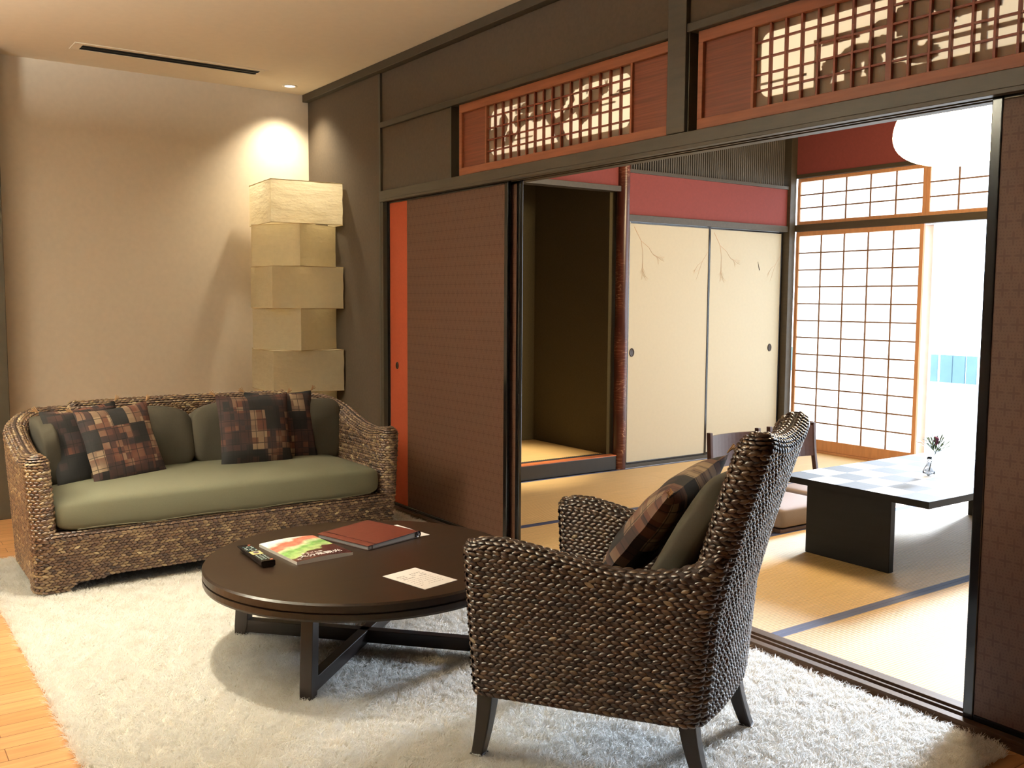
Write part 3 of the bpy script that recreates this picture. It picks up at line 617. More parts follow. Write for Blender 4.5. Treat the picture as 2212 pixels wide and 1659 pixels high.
# ------------------------------------------------------------ woven shells
def template():
    vs = [(0, 0, 1)]; rings = [(.45, .86), (.8, .45), (1.0, -.1)]; n = 8
    for r, h in rings:
        for k in range(n):
            a = 2 * PI * k / n; ca, sa = math.cos(a), math.sin(a)
            vs.append((r * ca, r * sa * (1 - .25 * abs(ca)), h))
    F = [(0, 1 + k, 1 + (k + 1) % n, 0) for k in range(0)]
    q = []
    for g in range(2):
        for k in range(n): q.append((1 + g * n + k, 1 + (g + 1) * n + k, 1 + (g + 1) * n + (k + 1) % n, 1 + g * n + (k + 1) % n))
    for k in range(0, n, 2): q.append((0, 1 + k, 1 + (k + 1) % n, 1 + (k + 2) % n))
    return np.array(vs), np.array(q)
TV, TF = template()
class Shell:
    def __init__(s, ds, dz): s.ds, s.dz = ds, dz; s.P = []; s.T = []; s.U = []; s.base = MB(); s.tilt = []
    def wall(s, path, h, top, bot, lean, caps=True, inner=True):
        path = np.array(path, float); seg = np.linalg.norm(np.diff(path, axis=0), axis=1); cum = np.r_[0, np.cumsum(seg)]; L = cum[-1]
        n = max(2, int(round(L / s.ds))); ss = np.linspace(0, L, n + 1); C = np.c_[np.interp(ss, cum, path[:, 0]), np.interp(ss, cum, path[:, 1])]
        T = np.gradient(C, axis=0); T /= np.linalg.norm(T, axis=1)[:, None]; N = np.c_[T[:, 1], -T[:, 0]]
        loop = [(ss[i], C[i], N[i]) for i in range(n + 1)]
        kc = max(3, int(round(PI * h / s.ds)))
        if caps:
            for k in range(1, kc): a = PI * k / kc; loop.append((ss[-1], C[-1], N[-1] * math.cos(a) + T[-1] * math.sin(a)))
        if inner: loop += [(ss[i], C[i], -N[i]) for i in range(n, -1, -1)]
        if caps and inner:
            for k in range(1, kc): a = PI * k / kc; loop.append((ss[0], C[0], -N[0] * math.cos(a) - T[0] * math.sin(a)))
        m = len(loop); tops = np.array([top(q[0] / L, q[1]) for q in loop]); bots = np.array([bot(q[0] / L, q[1]) for q in loop])
        Cc = np.array([q[1] for q in loop]); D = np.array([q[2] for q in loop])
        def pos(i, z, ph): return np.array([*(Cc[i] + D[i] * h * math.cos(ph) + lean(loop[i][0] / L, Cc[i], z)), z])
        # base surface
        G = []
        for i in range(m):
            row = [pos(i, bots[i] + (tops[i] - h - bots[i]) * k / 14, 0) for k in range(15)] + [pos(i, tops[i] - h + h * math.sin(a), a) for a in (PI / 8, PI / 4, 3 * PI / 8, PI / 2 - .01)]
            G.append([tuple(q) for q in row])
        s.base.grid(G, cu=(caps and inner))
        # stitches: level rows below, rows that follow the rim above
        zmax = tops.max(); zmin = bots.min(); rr = 0
        for i in range(m):
            ia, ib = (i - 1) % m, (i + 1) % m
            zs = []; z = zmin + s.dz / 2; k = 0
            while z < tops[i] - h - s.dz * .3:
                if z > bots[i]: zs.append((z, 0, k))
                z += s.dz; k += 1
            nr = max(2, int(round(h * PI / 2 / s.dz)))
            for q in range(nr + 1): zs.append((tops[i] - h + h * math.sin(q * PI / 2 / nr), q * PI / 2 / nr, 1000 + q))
            for z, ph, k in zs:
                if ph > PI / 2 - .05 and (i > m / 2 or i % 1): continue
                p = pos(i, z, ph)
                za = z if ph == 0 else tops[ia] - h + h * math.sin(ph); zb = z if ph == 0 else tops[ib] - h + h * math.sin(ph)
                t = pos(ib, zb, ph) - pos(ia, za, ph)
                if np.linalg.norm(t) < 1e-6 or np.linalg.norm(t) > 4 * s.ds: t = np.array([-D[i][1], D[i][0], 0])
                t = unit(t); up_ = pos(i, z + .01, 0) - pos(i, z, 0) if ph == 0 else pos(i, z + .001 * math.cos(ph), min(ph + .1, PI / 2)) - p
                nrm = np.cross(t, unit(up_)); nrm = unit(nrm)
                if nrm @ np.array([D[i][0], D[i][1], .0]) * math.cos(ph) + nrm[2] * math.sin(ph) < 0: nrm = -nrm
                u = unit(np.cross(nrm, t)); p = p + t * (s.ds * .5 if k % 2 else 0)
                s.P.append(p); s.T.append((t, u, nrm)); s.tilt.append((.30 if k % 2 else -.30))
    def build(s, parent, name='woven_frame', mat=None):
        o = s.base.build(name, weaveBase, parent, world=False, smooth=True)
        P = np.array(s.P); n = len(P); A = np.array([t[0] for t in s.T]); U = np.array([t[1] for t in s.T]); Nn = np.array([t[2] for t in s.T])
        tl = np.array(s.tilt) + rng.normal(0, .06, n); c, q = np.cos(tl)[:, None], np.sin(tl)[:, None]; A2 = A * c + U * q; U2 = U * c - A * q
        la = s.ds * .64 * rng.uniform(.9, 1.12, n); lb = s.dz * .60 * rng.uniform(.9, 1.1, n); lc = s.dz * .34 * rng.uniform(.8, 1.2, n)
        V = P[:, None, :] + TV[None, :, 0:1] * (A2 * la[:, None])[:, None, :] + TV[None, :, 1:2] * (U2 * lb[:, None])[:, None, :] + TV[None, :, 2:3] * (Nn * lc[:, None])[:, None, :]
        F = TF[None] + (np.arange(n) * len(TV))[:, None, None]
        tint = np.repeat(np.clip(rng.normal(.5, .2, n), 0, 1), len(TV))
        fast('woven_strands', V.reshape(-1, 3), F.reshape(-1, 4), mat or weaveM, o, tint); return o
def arc(c, r, a0, a1, n=8): return [(c[0] + r * math.cos(a0 + (a1 - a0) * k / n), c[1] + r * math.sin(a0 + (a1 - a0) * k / n)) for k in range(n + 1)]

# sofa: root at its base centre, world axes
SO = np.array([1.74, -1.32]); e = thing('sofa', 'long brown woven sofa with an olive seat cushion against the pale wall', 'sofa', (SO[0], SO[1], 0))
sh = Shell(.0235, .0135)
yl, yr, xf, xb = -2.185, -.465, 2.085, 1.36; r = .20
path = [(xf, yl), (xb + r, yl)] + arc((xb + r, yl + r), r, -PI / 2, -PI) + arc((xb + r, yr - r), r, PI, PI / 2) + [(xb + r, yr), (xf, yr)]
path = [(x - SO[0], y - SO[1]) for x, y in path]
xs = np.array([-.45, -.36, -.2, -.05, .08, .2, .3, .36, .42]); zt = np.array([.812, .80, .735, .69, .662, .652, .662, .674, .67])
def stop(q, c):
    if c[0] < -.37 and abs(c[1]) < .6: return .818 + .012 * (1 - (c[1] / .7) ** 2)
    return float(np.interp(c[0], xs, zt))
def slean(q, c, z):
    k = (z - .35); d = np.array([(-.04 if c[0] < -.2 else .0), (.055 if c[1] > .7 else -.055 if c[1] < -.7 else 0)]); fy = .06 * max(0, .30 - z) / .30
    return d * k + np.array([-fy if c[0] > .25 else 0, 0])
def sbot(q, c): return .03 if (abs(c[1]) > .78 and (c[0] > .26 or c[0] < -.30)) else .075
sh.wall(path[:0] + path, .052, stop, sbot, slean)
sh.wall([(.375, -.86), (.375, .86)], .03, lambda q, c: .315, lambda q, c: .03 if abs(c[1]) > .76 else .085 - .03 * max(0, (abs(c[1]) - .55) / .25), lambda q, c, z: np.array([-.06 * max(0, .30 - z) / .30, 0]), caps=False, inner=False)
sh.build(e)
# seat cushion
def seatfn(x, y, z):
    if z > .40: z += .012 * (1 - ((y + 1.32) / .85) ** 2) - .02 * max(0, (1.75 - x))
    return (x, y, z + .003 * noise.noise(Vector((x * 4, y * 4, 0))))
o = B().sell((1.765, -1.325, .385), (.385, .812, .092), .42, .13, 24, 72, seatfn).build('seat_cushion', seatfab, e, smooth=True)
sm = B(); pts = [(2.152, -2.05 + 1.46 * k / 20, .325 + .004 * math.sin(k)) for k in range(21)]; sm.tube(pts, .0018, 5); sm.build('cushion_seam', M('seam_thread', rgb(96, 90, 70), .9), e)
def bcush(c, half, rot, sag, name='back_cushion', mat=backfab, parent=None, seed=0):
    m = B(); Rm = Matrix.Rotation(rot[2], 3, 'Z') @ Matrix.Rotation(rot[1], 3, 'Y') @ Matrix.Rotation(rot[0], 3, 'X')
    def fn(x, y, z):
        n_ = noise.noise(Vector((y * 5 + seed, z * 5, seed))) * .022 + abs(noise.noise(Vector((y * 9 + seed, z * 5, seed)))) * .016
        v = Rm @ Vector((x + n_, y, z - sag * (y / half[1]) ** 2)); return (v.x + c[0], v.y + c[1], v.z + c[2])
    m.sell((0, 0, 0), half, .5, .34, 26, 56, fn); return m.build(name, mat, parent, smooth=True)
bcush((1.47, -1.66, .615), (.085, .33, .175), (0, -.20, 0), .012, parent=e, seed=1)
bcush((1.47, -1.02, .615), (.085, .33, .178), (0, -.20, 0), .010, parent=e, seed=4)
bcush((1.54, -2.075, .60), (.21, .045, .17), (.14, .03, .02), 0, 'side_cushion', parent=e, seed=8)
bcush((1.50, -.60, .60), (.085, .125, .182), (0, -.16, .06), 0, 'side_cushion', parent=e, seed=12)

# throw pillows
def pillow(name, label, group, c, size, t, M3, tassels=True):
    e = thing(name, label, 'cushion', c, group=group); e.rotation_euler = Matrix(M3).to_euler()
    m = B(); n = 26; h = size / 2
    def surf(sg):
        P = []
        for i in range(n + 1):
            row = []
            for j in range(n + 1):
                a, b = -1 + 2 * i / n, -1 + 2 * j / n; k = max(0, (1 - a ** 4) * (1 - b ** 4)) ** .55
                pin = 1 - .07 * (1 - abs(a) ** 2) * abs(b) ** 3; pin2 = 1 - .07 * (1 - abs(b) ** 2) * abs(a) ** 3
                z = sg * t * k * (1 - .18 * (a * a + b * b)) + .006 * noise.noise(Vector((a * 2.5, b * 2.5, c[1] * 7)))
                row.append((h * a * pin2, h * b * pin, z))
            P.append(row)
        return P
    A_, B_ = surf(1), surf(-1)
    m.grid(A_); m.grid([r[::-1] for r in B_]); m.build('cover', patchM, e, smooth=True, world=False)
    if tassels:
        tm = M('tan_tassel', rgb(196, 160, 120), .9)
        for sx in (-1, 1):
            for sy in (-1, 1):
                q = B(); R = random.Random(sx * 3 + sy)
                for k in range(14):
                    a = math.atan2(sy, sx) + R.uniform(-.5, .5); q.tube([(h * sx * .985, h * sy * .985, 0), (h * sx + .012 * math.cos(a), h * sy + .012 * math.sin(a), R.uniform(-.004, .004)), (h * sx + .032 * math.cos(a), h * sy + .032 * math.sin(a), R.uniform(-.010, .010))], .0013, 4)
                q.build('tassel', tm, e, world=False)
    return e
def orient(nrm, roll):
    n = Vector(nrm).normalized(); yv = (Vector((0, 0, 1)) - n * n.z).normalized(); xv = yv.cross(n)
    Q = Matrix((xv, yv, n)).transposed(); return Q @ Matrix.Rotation(roll, 3, 'Z')
g = 'patchwork cushions on the sofa'
pillow('throw_pillow', 'patchwork cushion leaning at the far left end of the sofa', g, (1.66, -1.90, .635), .40, .045, orient((1, .30, .36), .06))
pillow('throw_pillow', 'patchwork cushion overlapping the leftmost one on the sofa', g, (1.725, -1.755, .635), .40, .050, orient((1, .30, .40), .07))
pillow('throw_pillow', 'patchwork cushion behind its neighbour near the right end of the sofa', g, (1.58, -.86, .648), .40, .042, orient((1, 0, .28), -.02))
pillow('throw_pillow', 'square patchwork cushion standing right of the sofa centre, in front of another', g, (1.705, -1.06, .645), .41, .050, orient((1, .02, .25), -.02))

# ------------------------------------------------------------ wicker armchair (local u back, v across)
AO = np.array([4.297, -1.10]); ath = math.radians(28)
e = thing('wicker_armchair', 'high-backed brown woven armchair with dark curved legs on the shag rug', 'armchair', (AO[0], AO[1], 0), ath)
sh = Shell(.0235, .0128); hb = .036
fu, fv, ru, rv = .02, -.325, .615, -.245; r = .05
path = [(fu, fv), (ru - r * .9, rv - .01)] + arc((ru - r, rv + r), r, -PI / 2 + .12, 0, 5) + arc((ru - r, -rv - r), r, 0, PI / 2 - .12, 5) + [(ru - r * .9, -rv + .01), (fu, -fv)]
uu = np.array([0, .04, .1, .18, .3, .4, .48, .53, .57, .60, .63]); zz = np.array([.665, .682, .684, .672, .648, .63, .632, .645, .668, .71, .76])
def blean(z): return .035 * (z - .22) / .4 + .115 * max(0, (z - .5) / .52) ** 1.25
for sv in (-1, 1):
    pth = [(fu, sv * .325), (.60, sv * .262)]
    if sv > 0: pth = pth[::-1]
    def alean(q, c, z):
        k = min(1, max(0, (c[0] - .40) / .20)); arm = max(0, 1 - c[0] / .5) * (z - .22) / .45
        return np.array([blean(z) * k - .03 * arm, sv * .012 * arm])
    sh.wall(pth, hb, lambda q, c: float(np.interp(c[0], uu, zz)), lambda q, c: .22, alean)
sh.wall([(.615 - .012, -.228), (.618, -.12), (.62, 0), (.618, .12), (.615 - .012, .228)], .046, lambda q, c: 1.028 - .030 * (1 - min(1, (c[1] / .22) ** 2)), lambda q, c: .215,
        lambda q, c, z: np.array([blean(z) - .012 * max(0, (z - .6) / .4), math.copysign(.018, c[1]) * max(0, (z - .6) / .4) * min(1, abs(c[1]) / .2)]))
sh.wall([(.01, -.30), (.01, .30)], .02, lambda q, c: .36, lambda q, c: .22, lambda q, c, z: np.array([0, 0]), caps=False, inner=False)
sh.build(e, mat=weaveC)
# thick roll facing the sitter along the back's side edges
m = B(); m.box(.03, -.29, .225, .58, .29, .30).build('seat_deck', weaveBase, e, world=False)
B().sell((.29, 0, .395), (.295, .268, .075), .35, .2, 20, 48).build('seat_cushion', backfab, e, smooth=True, world=False)
def aleg(u0, v0, du, dv):
    P = []; sgu = 1 if du > 0 else -1
    for k in range(11):
        q = k / 10; z = .26 - q * (.26 - .028); f = q ** 1.8; cu, cv = u0 + du * f, v0 + dv * f; hw = .027 - .009 * q
        P.append([(cu - hw, cv - hw, z), (cu + hw, cv - hw, z), (cu + hw, cv + hw, z), (cu - hw, cv + hw, z)])
    m = B().grid(P, cv=True); n = len(m.v); m.f.append([n - 4, n - 3, n - 2, n - 1]); m.mi.append(0); m.f.append([3, 2, 1, 0]); m.mi.append(0)
    m.build('leg', espresso2, e, world=False, bevel=.004)
aleg(.025, -.322, -.03, -.004); aleg(.025, .322, -.03, .004); aleg(.600, -.235, .055, -.004); aleg(.600, .235, .055, .004)
# loose cushions on the chair
def W(u, v): return (AO[0] + math.cos(ath) * u - math.sin(ath) * v, AO[1] + math.sin(ath) * u + math.cos(ath) * v)
m3 = Matrix.Rotation(ath, 3, 'Z')
cx = W(.552, 0); bc = thing('back_cushion', 'plain dark olive cushion leaning on the wicker armchair back', 'cushion', (cx[0], cx[1], .665), rot=(0, 0, 0))
bc.rotation_euler = (Matrix.Rotation(ath, 3, 'Z') @ Matrix.Rotation(.50, 3, 'Y')).to_euler()
B().sell((0, 0, 0), (.055, .225, .235), .62, .5, 24, 48, lambda x, y, z: (x + .010 * noise.noise(Vector((y * 6, z * 6, 3))), y, z)).build('cover', backfab, bc, smooth=True, world=False)
cx = W(.41, .07); nv = m3 @ Vector((-1, 0, .80))
pillow('throw_pillow', 'patchwork cushion propped in the wicker armchair', None, (cx[0], cx[1], .69), .44, .066, orient(nv, -.20))

# ------------------------------------------------------------ coffee table and things on it
CT = (3.43, -1.26); TZ = .375
e = thing('coffee_table', 'round dark espresso coffee table with crossed base', 'table', (CT[0], CT[1], .02))
pr = [(0, .305), (.575, .305), (.597, .312), (.60, .320), (.60, .338), (.592, .340), (.592, .3435), (.60, .3455), (.60, .368), (.594, .375), (0, .375)]
P = [[(CT[0] + q[0] * math.cos(2 * PI * k / 128), CT[1] + q[0] * math.sin(2 * PI * k / 128), q[1]) for q in pr] for k in range(128)]
m = B().grid(P, cu=True); m.build('table_top', espresso, e)
for k in range(4):
    a = math.radians(-47.5 + 90 * k); ca, sa = math.cos(a), math.sin(a)
    def L(r_, t_, z): return (CT[0] + ca * r_ - sa * t_, CT[1] + sa * r_ + ca * t_, z)
    w2 = .022; m = B(); rows = []
    for q, ro, ri in ((.306, .525, .475), (.06, .545, .490), (.022, .545, .50)):
        rows.append([L(ri, -w2, q), L(ro, -w2, q), L(ro, w2, q), L(ri, w2, q)])
    m.grid(rows, cv=True); n = len(m.v); m.f.append([n - 4, n - 3, n - 2, n - 1]); m.mi.append(0); m.build('leg', espresso2, e, bevel=.002)
    if k < 2:
        b = B(); zb_ = .036; b.add([L(-.50, -.02, zb_), L(.50, -.02, zb_), L(.50, .02, zb_), L(-.50, .02, zb_), L(-.50, -.02, zb_ + .05), L(.50, -.02, zb_ + .05), L(.50, .02, zb_ + .05), L(-.50, .02, zb_ + .05)],
                           [(0, 3, 2, 1), (4, 5, 6, 7), (0, 1, 5, 4), (1, 2, 6, 5), (2, 3, 7, 6), (3, 0, 4, 7)]); b.build('stretcher', espresso2, e, bevel=.002)
def frame4(o3, xa, ya): # matrix with x axis xa, y axis ya at o3
    xa = Vector(xa).normalized(); ya = Vector(ya); ya = (ya - xa * ya.dot(xa)).normalized(); za = xa.cross(ya)
    m4 = Matrix((xa, ya, za)).transposed().to_4x4(); m4.translation = Vector(o3); return m4
# projection correction: points measured on a plane at z=.40, table top is at .375
def tp_(x, y, z=TZ): k = (1.362 - z) / (1.362 - .40); return (6.73 + (x - 6.73) * k, -2.883 + (y + 2.883) * k, z)
def placed(name, label, cat, p0, pu, group=None):
    a = Vector(tp_(*p0)); b = Vector(tp_(*pu)); d = b - a; e = thing(name, label, cat, a, math.atan2(d.y, d.x), group); return e, d.length
# magazine: origin at its lower left (near) corner, x along the long lower edge
e, L_ = placed('magazine', 'glossy magazine with a green and red photo cover on the coffee table', 'magazine', (3.500, -1.563), (3.485, -1.335)); Wd, Ht, tk = .236, .335, .012
def zc(x): return tk + .007 * math.sin(PI * min(1, max(0, (x + .02) / .2))) * 0 + .006 * math.sin(PI * x / Wd)
for nm, mt, zf0, zf1, n_ in (('pages', M('page_edges', rgb(214, 208, 198), .7, .12, 300, (1, 1, 6)), 0, .94, 0),):
    m = B(); P0 = [[(Wd * i / 12, y, .0) for i in range(13)] for y in (0, Ht)]; P1 = [[(Wd * i / 12, y, zc(Wd * i / 12) - .0006) for i in range(13)] for y in (0, Ht)]
    m.grid(P1); m.grid([r_[::-1] for r_ in P0]); m.grid([P0[0], P1[0]]); m.grid([P1[1], P0[1]]); m.grid([[a_[0] for a_ in (P0[0], P1[0])], [a_[0] for a_ in (P0[1], P1[1])]]); m.grid([[a_[-1] for a_ in (P0[1], P1[1])], [a_[-1] for a_ in (P0[0], P1[0])]])
    m.build(nm, mt, e, world=False)
def cover_mat():
    t = NT('printed_cover'); sp = t.new('ShaderNodeSeparateXYZ'); t.l.new(t.coord(), sp.inputs[0]); nz = t.noise(14, detail=5)
    v = t.math('ADD', t.math('DIVIDE', sp.outputs[1], Ht), t.math('MULTIPLY', t.math('SUBTRACT', nz, .5), .35)); u = t.math('DIVIDE', sp.outputs[0], Wd)
    v2 = t.math('ADD', v, t.math('MULTIPLY', t.math('SUBTRACT', .4, u), .35))
    c = t.ramp(v2, [(.0, rgb(70, 34, 34)), (.27, rgb(84, 44, 40)), (.30, rgb(176, 196, 130)), (.5, rgb(128, 178, 96)), (.60, rgb(206, 216, 170)), (.68, rgb(204, 130, 110)), (.82, rgb(212, 120, 96)), (.9, rgb(240, 226, 214)), (1, rgb(248, 244, 240))])
    bl = t.ramp(t.noise(40, detail=2), [(.4, (.7, .7, .7, 1)), (.6, (1.2, 1.15, 1.1, 1))]); t.l.new(t.mix(.6, c, bl, 'MULTIPLY'), t.b.inputs['Base Color']); t.b.inputs['Roughness'].default_value = .22; return t.m
m = B().grid([[(Wd * i / 12, y, zc(Wd * i / 12)) for i in range(13)] for y in np.linspace(0, Ht, 3)]); cv_ = m.build('cover', cover_mat(), e, world=False, smooth=True)
wtx = M('white_ink', rgb(240, 236, 230), .5)
for s_, sz, x, y in (('大分県観光', .036, .024, .024), ('まるごと旅', .018, .05, .062), ('22', .017, .006, .006)):
    text(s_, sz, wtx, 'lettering', cv_, Matrix.Translation((x, y, zc(x + .06) + .0012)) @ Matrix.Rotation(0, 4, 'Z'))
# binder
e, L_ = placed('ring_binder', 'reddish-brown leather binder with silver-grey pages on the coffee table', 'binder', (3.462, -1.259), (3.385, -.985))
e.location.z = TZ; lea = M('russet_leather', rgb(96, 44, 32), .38, .1, 40, bump=.1); bw, bh = L_, .31
B().box(0, 0, .0, bw, bh, .004).build('back_cover', M('binder_back', rgb(60, 40, 34), .5), e, world=False, bevel=.0015)
m = B(); m.add([(.004, .004, .004), (bw - .02, .004, .004), (bw - .02, bh - .004, .004), (.004, bh - .004, .004), (.004, .004, .016), (bw - .02, .004, .023), (bw - .02, bh - .004, .023), (.004, bh - .004, .016)],
               [(0, 3, 2, 1), (4, 5, 6, 7), (0, 1, 5, 4), (1, 2, 6, 5), (2, 3, 7, 6), (3, 0, 4, 7)]); m.build('pages', M('grey_page_block', rgb(150, 150, 152), .6, .1, 200, (1, 1, 8)), e, world=False)
m = B(); m.add([(0, 0, .0165), (bw - .012, 0, .025), (bw - .012, bh, .025), (0, bh, .0165), (0, 0, .0195), (bw - .012, 0, .028), (bw - .012, bh, .028), (0, bh, .0195)],
               [(0, 3, 2, 1), (4, 5, 6, 7), (0, 1, 5, 4), (1, 2, 6, 5), (2, 3, 7, 6), (3, 0, 4, 7)]); m.build('front_cover', lea, e, world=False, bevel=.001)
m = B().box(.036, .0, .0206, .040, bh, .0226); m.build('cover_ridge', M('ridge_dark', rgb(70, 30, 24), .4), e, world=False)
B().tube([(bw - .010, 0, .014), (bw - .010, bh, .014)], .0135, 20).build('spine', M('binder_spine', rgb(40, 34, 44), .3), e, world=False, smooth=True)
B().tube([(bw - .010, -.002, .014), (bw - .010, .0, .014)], .005, 12).build('spine_rivet', M('steel', rgb(200, 200, 205), .25, metal=1), e, world=False)
B().tube([(.02, -.002, .002), (.02, -.002, .020)], .0025, 6).build('elastic_band', M('binder_back', rgb(60, 40, 34)), e, world=False)
# cards
e, L_ = placed('paper_card', 'white printed card lying nearest the armchair on the coffee table', 'card', (4.016, -1.326), (3.983, -1.175))
B().box(0, 0, .0004, .155, .225, .0016).build('sheet', white_m, e, world=False)
m = B(); R = random.Random(2); ink = M('faint_grey_ink', rgb(176, 166, 162), .7)
for k in range(8):
    y = .04 + k * .018; x = .02
    while x < .13: l = R.uniform(.004, .012); m.box(x, y, .0017, min(x + l, .135), y + (.0035 if k < 5 else .009), .00175); x += l + R.uniform(.002, .005) + (.02 if R.random() < .1 else 0)
m.build('printed_lines', ink, e, world=False)
e, L_ = placed('paper_card', 'white card sticking out from under the leather binder', 'card', (3.381, -.989), (3.374, -.931))
B().box(-.012, 0, .0004, .055, .235, .0014).build('sheet', white_m, e, world=False)
# remote control
e, L_ = placed('remote_control', 'black remote control with rows of small buttons on the coffee table', 'remote control', (3.470, -1.685), (3.4715, -1.640)); Lr, Wr = .29, .052
P = []
for i in range(13):
    q = i / 12; hw = Wr / 2 * (1 - .10 * math.sin(PI * q)); z0 = .001 + .012 * max(0, q - .75) / .25; z1 = .026 - .006 * q; y = Lr * q
    P.append([(Wr / 2 - hw * .7, y, z0), (Wr / 2 + hw * .7, y, z0), (Wr / 2 + hw, y, z0 + .006), (Wr / 2 + hw, y, z1 - .003), (Wr / 2 + hw * .9, y, z1), (Wr / 2 - hw * .9, y, z1), (Wr / 2 - hw, y, z1 - .003), (Wr / 2 - hw, y, z0 + .006)])
m = B().grid(P, cv=True); m.f.append(list(range(8))[::-1]); m.mi.append(0); n = len(m.v); m.f.append([n - 8 + k for k in range(8)]); m.mi.append(0)
m.build('casing', M('glossy_black_plastic', rgb(26, 22, 22), .2, .1), e, world=False, bevel=.0015)
def btn(name, x, y, w_, h_, mt): z = .026 - .006 * y / Lr; return B().box(x - w_ / 2, y - h_ / 2, z - .001, x + w_ / 2, y + h_ / 2, z + .0018).build(name, mt, e, world=False, bevel=.0006)
bt = M('pale_button', rgb(170, 186, 180), .5); btd = M('teal_button', rgb(60, 92, 92), .5)
B().box(.005, .115, .0230, Wr - .005, .165, .0240).build('face_plate', M('pale_face_plate', rgb(188, 176, 120), .4), e, world=False)
btn('power_button', .042, .014, .010, .009, M('orange_button', rgb(225, 130, 95), .5)); btn('red_button', .042, .276, .010, .006, MATS['orange_button'])
R = random.Random(4)
for r_ in range(5):
    for c_ in range(3): btn('button', .013 + c_ * .013, .030 + r_ * .0165, .0075, .005, bt)
for r_ in range(4):
    for c_ in range(3): btn('button', .012 + c_ * .014, .185 + r_ * .021, .009, .006, bt if (r_ + c_) % 3 else btd)
m = B().lathe([(.006, 0), (.011, 0), (.011, .003), (.006, .003)], (Wr / 2, .140, .0236), 20); m.build('dial', M('grey_dial', rgb(120, 112, 124), .4), e, world=False)
btn('dial_button', Wr / 2, .140, .008, .008, M('pink_button', rgb(200, 120, 120), .5))

# ------------------------------------------------------------ stacked paper floor lamp
LC = (.345, -.25)
e = thing('paper_floor_lamp', 'tall floor lamp of stacked twisted white paper boxes in the corner', 'lamp', (LC[0], LC[1], 0))
vd = math.atan2(LC[1] + 2.883, LC[0] - 6.73) # direction camera -> lamp
ztop = 2.156
for k in range(7):
    s_ = .500 if k % 2 == 0 else .426; ang = math.radians(20 if k % 2 == 0 else 50); base = vd - PI / 2 + 0
    z1 = ztop - k * .2855; z0 = z1 - .2825
    # square with corners; the corner facing the camera sits left of centre
    rot = vd + PI + math.radians(-26.5 if k % 2 == 0 else 5) - PI / 4
    P = []; nz = 10; ns = 8
    for i in range(nz + 1):
        q = i / nz; row = []; pin = 1 - .035 * math.sin(PI * q)
        for c_ in range(4):
            a0 = rot + PI / 4 - PI / 2 * c_ + 0; a1 = a0 - PI / 2
            p0 = Vector((math.cos(a0), math.sin(a0))) * s_ / math.sqrt(2); p1 = Vector((math.cos(a1), math.sin(a1))) * s_ / math.sqrt(2)
            for j in range(ns):
                p = p0.lerp(p1, j / ns); w_ = .010 * math.sin(PI * j / ns) * math.sin(PI * q)
                w_ += .004 * noise.noise(Vector((p.x * 9, p.y * 9, (z0 + q) * 5 + k)))
                dd = p.normalized(); p = p * (1 - (1 - pin) * (.35 if j else 0)) - dd * w_; row.append((LC[0] + p.x, LC[1] + p.y, z0 + (z1 - z0) * q))
        P.append(row)
    b_ = B().grid(P, cv=True).build('paper_box', lampP, e)
    for z in (z0, z1):
        cs = [(LC[0] + math.cos(rot + PI / 4 + PI / 2 * c_) * s_ / math.sqrt(2), LC[1] + math.sin(rot + PI / 4 + PI / 2 * c_) * s_ / math.sqrt(2), z) for c_ in range(5)]
        fm = B()
        for c_ in range(4): fm.tube([cs[c_], cs[c_ + 1]], .0022, 5)
        fm.build('wire_rim', M('paper_rim', rgb(206, 184, 140), .8), b_)
    if k:  # paper shoulder that joins this box to the one above
        R0 = [(LC[0] + math.cos(rot + PI / 4 + PI / 2 * c_) * s_ / math.sqrt(2), LC[1] + math.sin(rot + PI / 4 + PI / 2 * c_) * s_ / math.sqrt(2), z1) for c_ in range(4)]
        R1 = [(LC[0] + (q[0] - LC[0]) * .62, LC[1] + (q[1] - LC[1]) * .62, z1 + .006) for q in R0]; B().grid([R0, R1], cv=True).build('paper_shoulder', lampP, b_)
    else:
        B().tube([(LC[0] - .0, LC[1], ztop), (LC[0], LC[1], ztop + .02)], .018, 12).build('top_finial', espresso2, e)
B().tube([(LC[0], LC[1], .02), (LC[0], LC[1], 2.15)], .008, 8).build('pole', espresso2, e)
B().lathe([(0, 0), (.16, 0), (.16, .012), (.02, .02), (0, .02)], (LC[0], LC[1], .001)).build('base', espresso2, e, smooth=True)

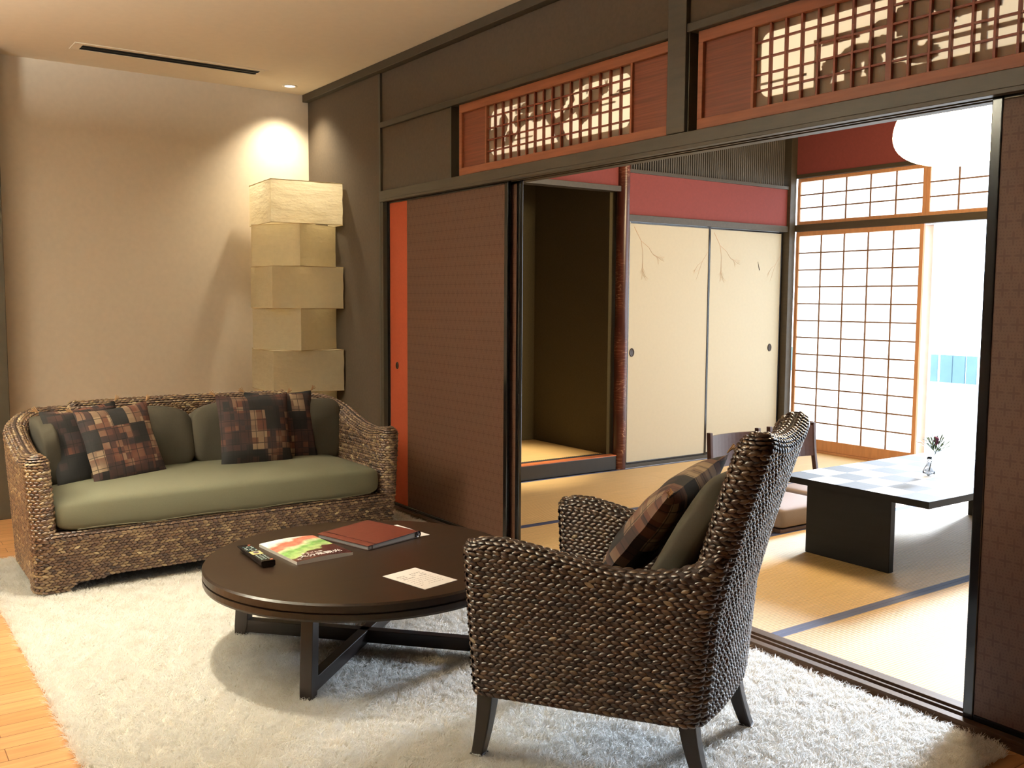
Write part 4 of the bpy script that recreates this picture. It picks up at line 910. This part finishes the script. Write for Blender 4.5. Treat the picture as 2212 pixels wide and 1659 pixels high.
# ------------------------------------------------------------ shag rug
rx0, rx1, ry0, ry1, rc = 1.28, 5.33, -2.37, -.045, .06
e = thing('shag_rug', 'large cream shag rug under the coffee table, sofa and armchair', 'rug', ((rx0 + rx1) / 2, (ry0 + ry1) / 2, 0))
B().box(rx0 + .015, ry0 + .015, .0005, rx1 - .015, ry1 - .012, .012).build('backing', M('rug_backing', rgb(240, 232, 216), .95), e)
def pile(n, x0, x1, y0, y1, ln, wd, seed):
    g = np.random.default_rng(seed); x = g.uniform(x0, x1, n); y = g.uniform(y0, y1, n)
    dx = np.minimum(x - rx0, rx1 - x); dy = np.minimum(y - ry0, ry1 - y); keep = ~((dx < rc) & (dy < rc) & ((rc - dx) ** 2 + (rc - dy) ** 2 > rc ** 2)); x, y = x[keep], y[keep]; n = len(x)
    # clumps lean together
    cl = np.sin(x * 41 + 3 * np.sin(y * 23)) + np.sin(y * 47 + 3 * np.sin(x * 19)); th = g.uniform(0, 2 * PI, n) * .55 + cl * 1.6; le = g.uniform(.35, 1.2, n); L = ln * g.uniform(.75, 1.2, n)
    d = np.c_[np.cos(th) * np.sin(le), np.sin(th) * np.sin(le), np.cos(le)]; p0 = np.c_[x, y, np.full(n, .010)]; a2 = g.uniform(0, PI, n); s = np.c_[np.cos(a2), np.sin(a2), np.zeros(n)] * wd
    mid = p0 + d * (L * .55)[:, None] + np.array([0, 0, .004]); d2 = d.copy(); d2[:, :2] *= 1.5; d2[:, 2] *= .45; d2 += np.c_[g.normal(0, .25, n), g.normal(0, .25, n), np.zeros(n)]; tip = mid + d2 * (L * .5)[:, None]
    tip[:, 2] = np.maximum(tip[:, 2], .012)
    V = np.stack([p0 - s, p0 + s, mid + s * .95, mid - s * .95, tip + s * .35, tip - s * .35], 1); base = (np.arange(n) * 6)[:, None]
    F = np.concatenate([base + np.array([0, 1, 2, 3]), base + np.array([3, 2, 4, 5])]); c0 = np.array([(rx0 + rx1) / 2, (ry0 + ry1) / 2, 0])
    return V.reshape(-1, 3) - c0, F, np.repeat(np.clip(g.normal(.5, .22, n) + .08 * cl, 0, 1), 6)
V, F, T_ = pile(520000, rx0, rx1, ry0, ry1, .027, .0014, 1)
o = fast('pile', V, F, rugM, e, T_); o['kind'] = 'stuff'
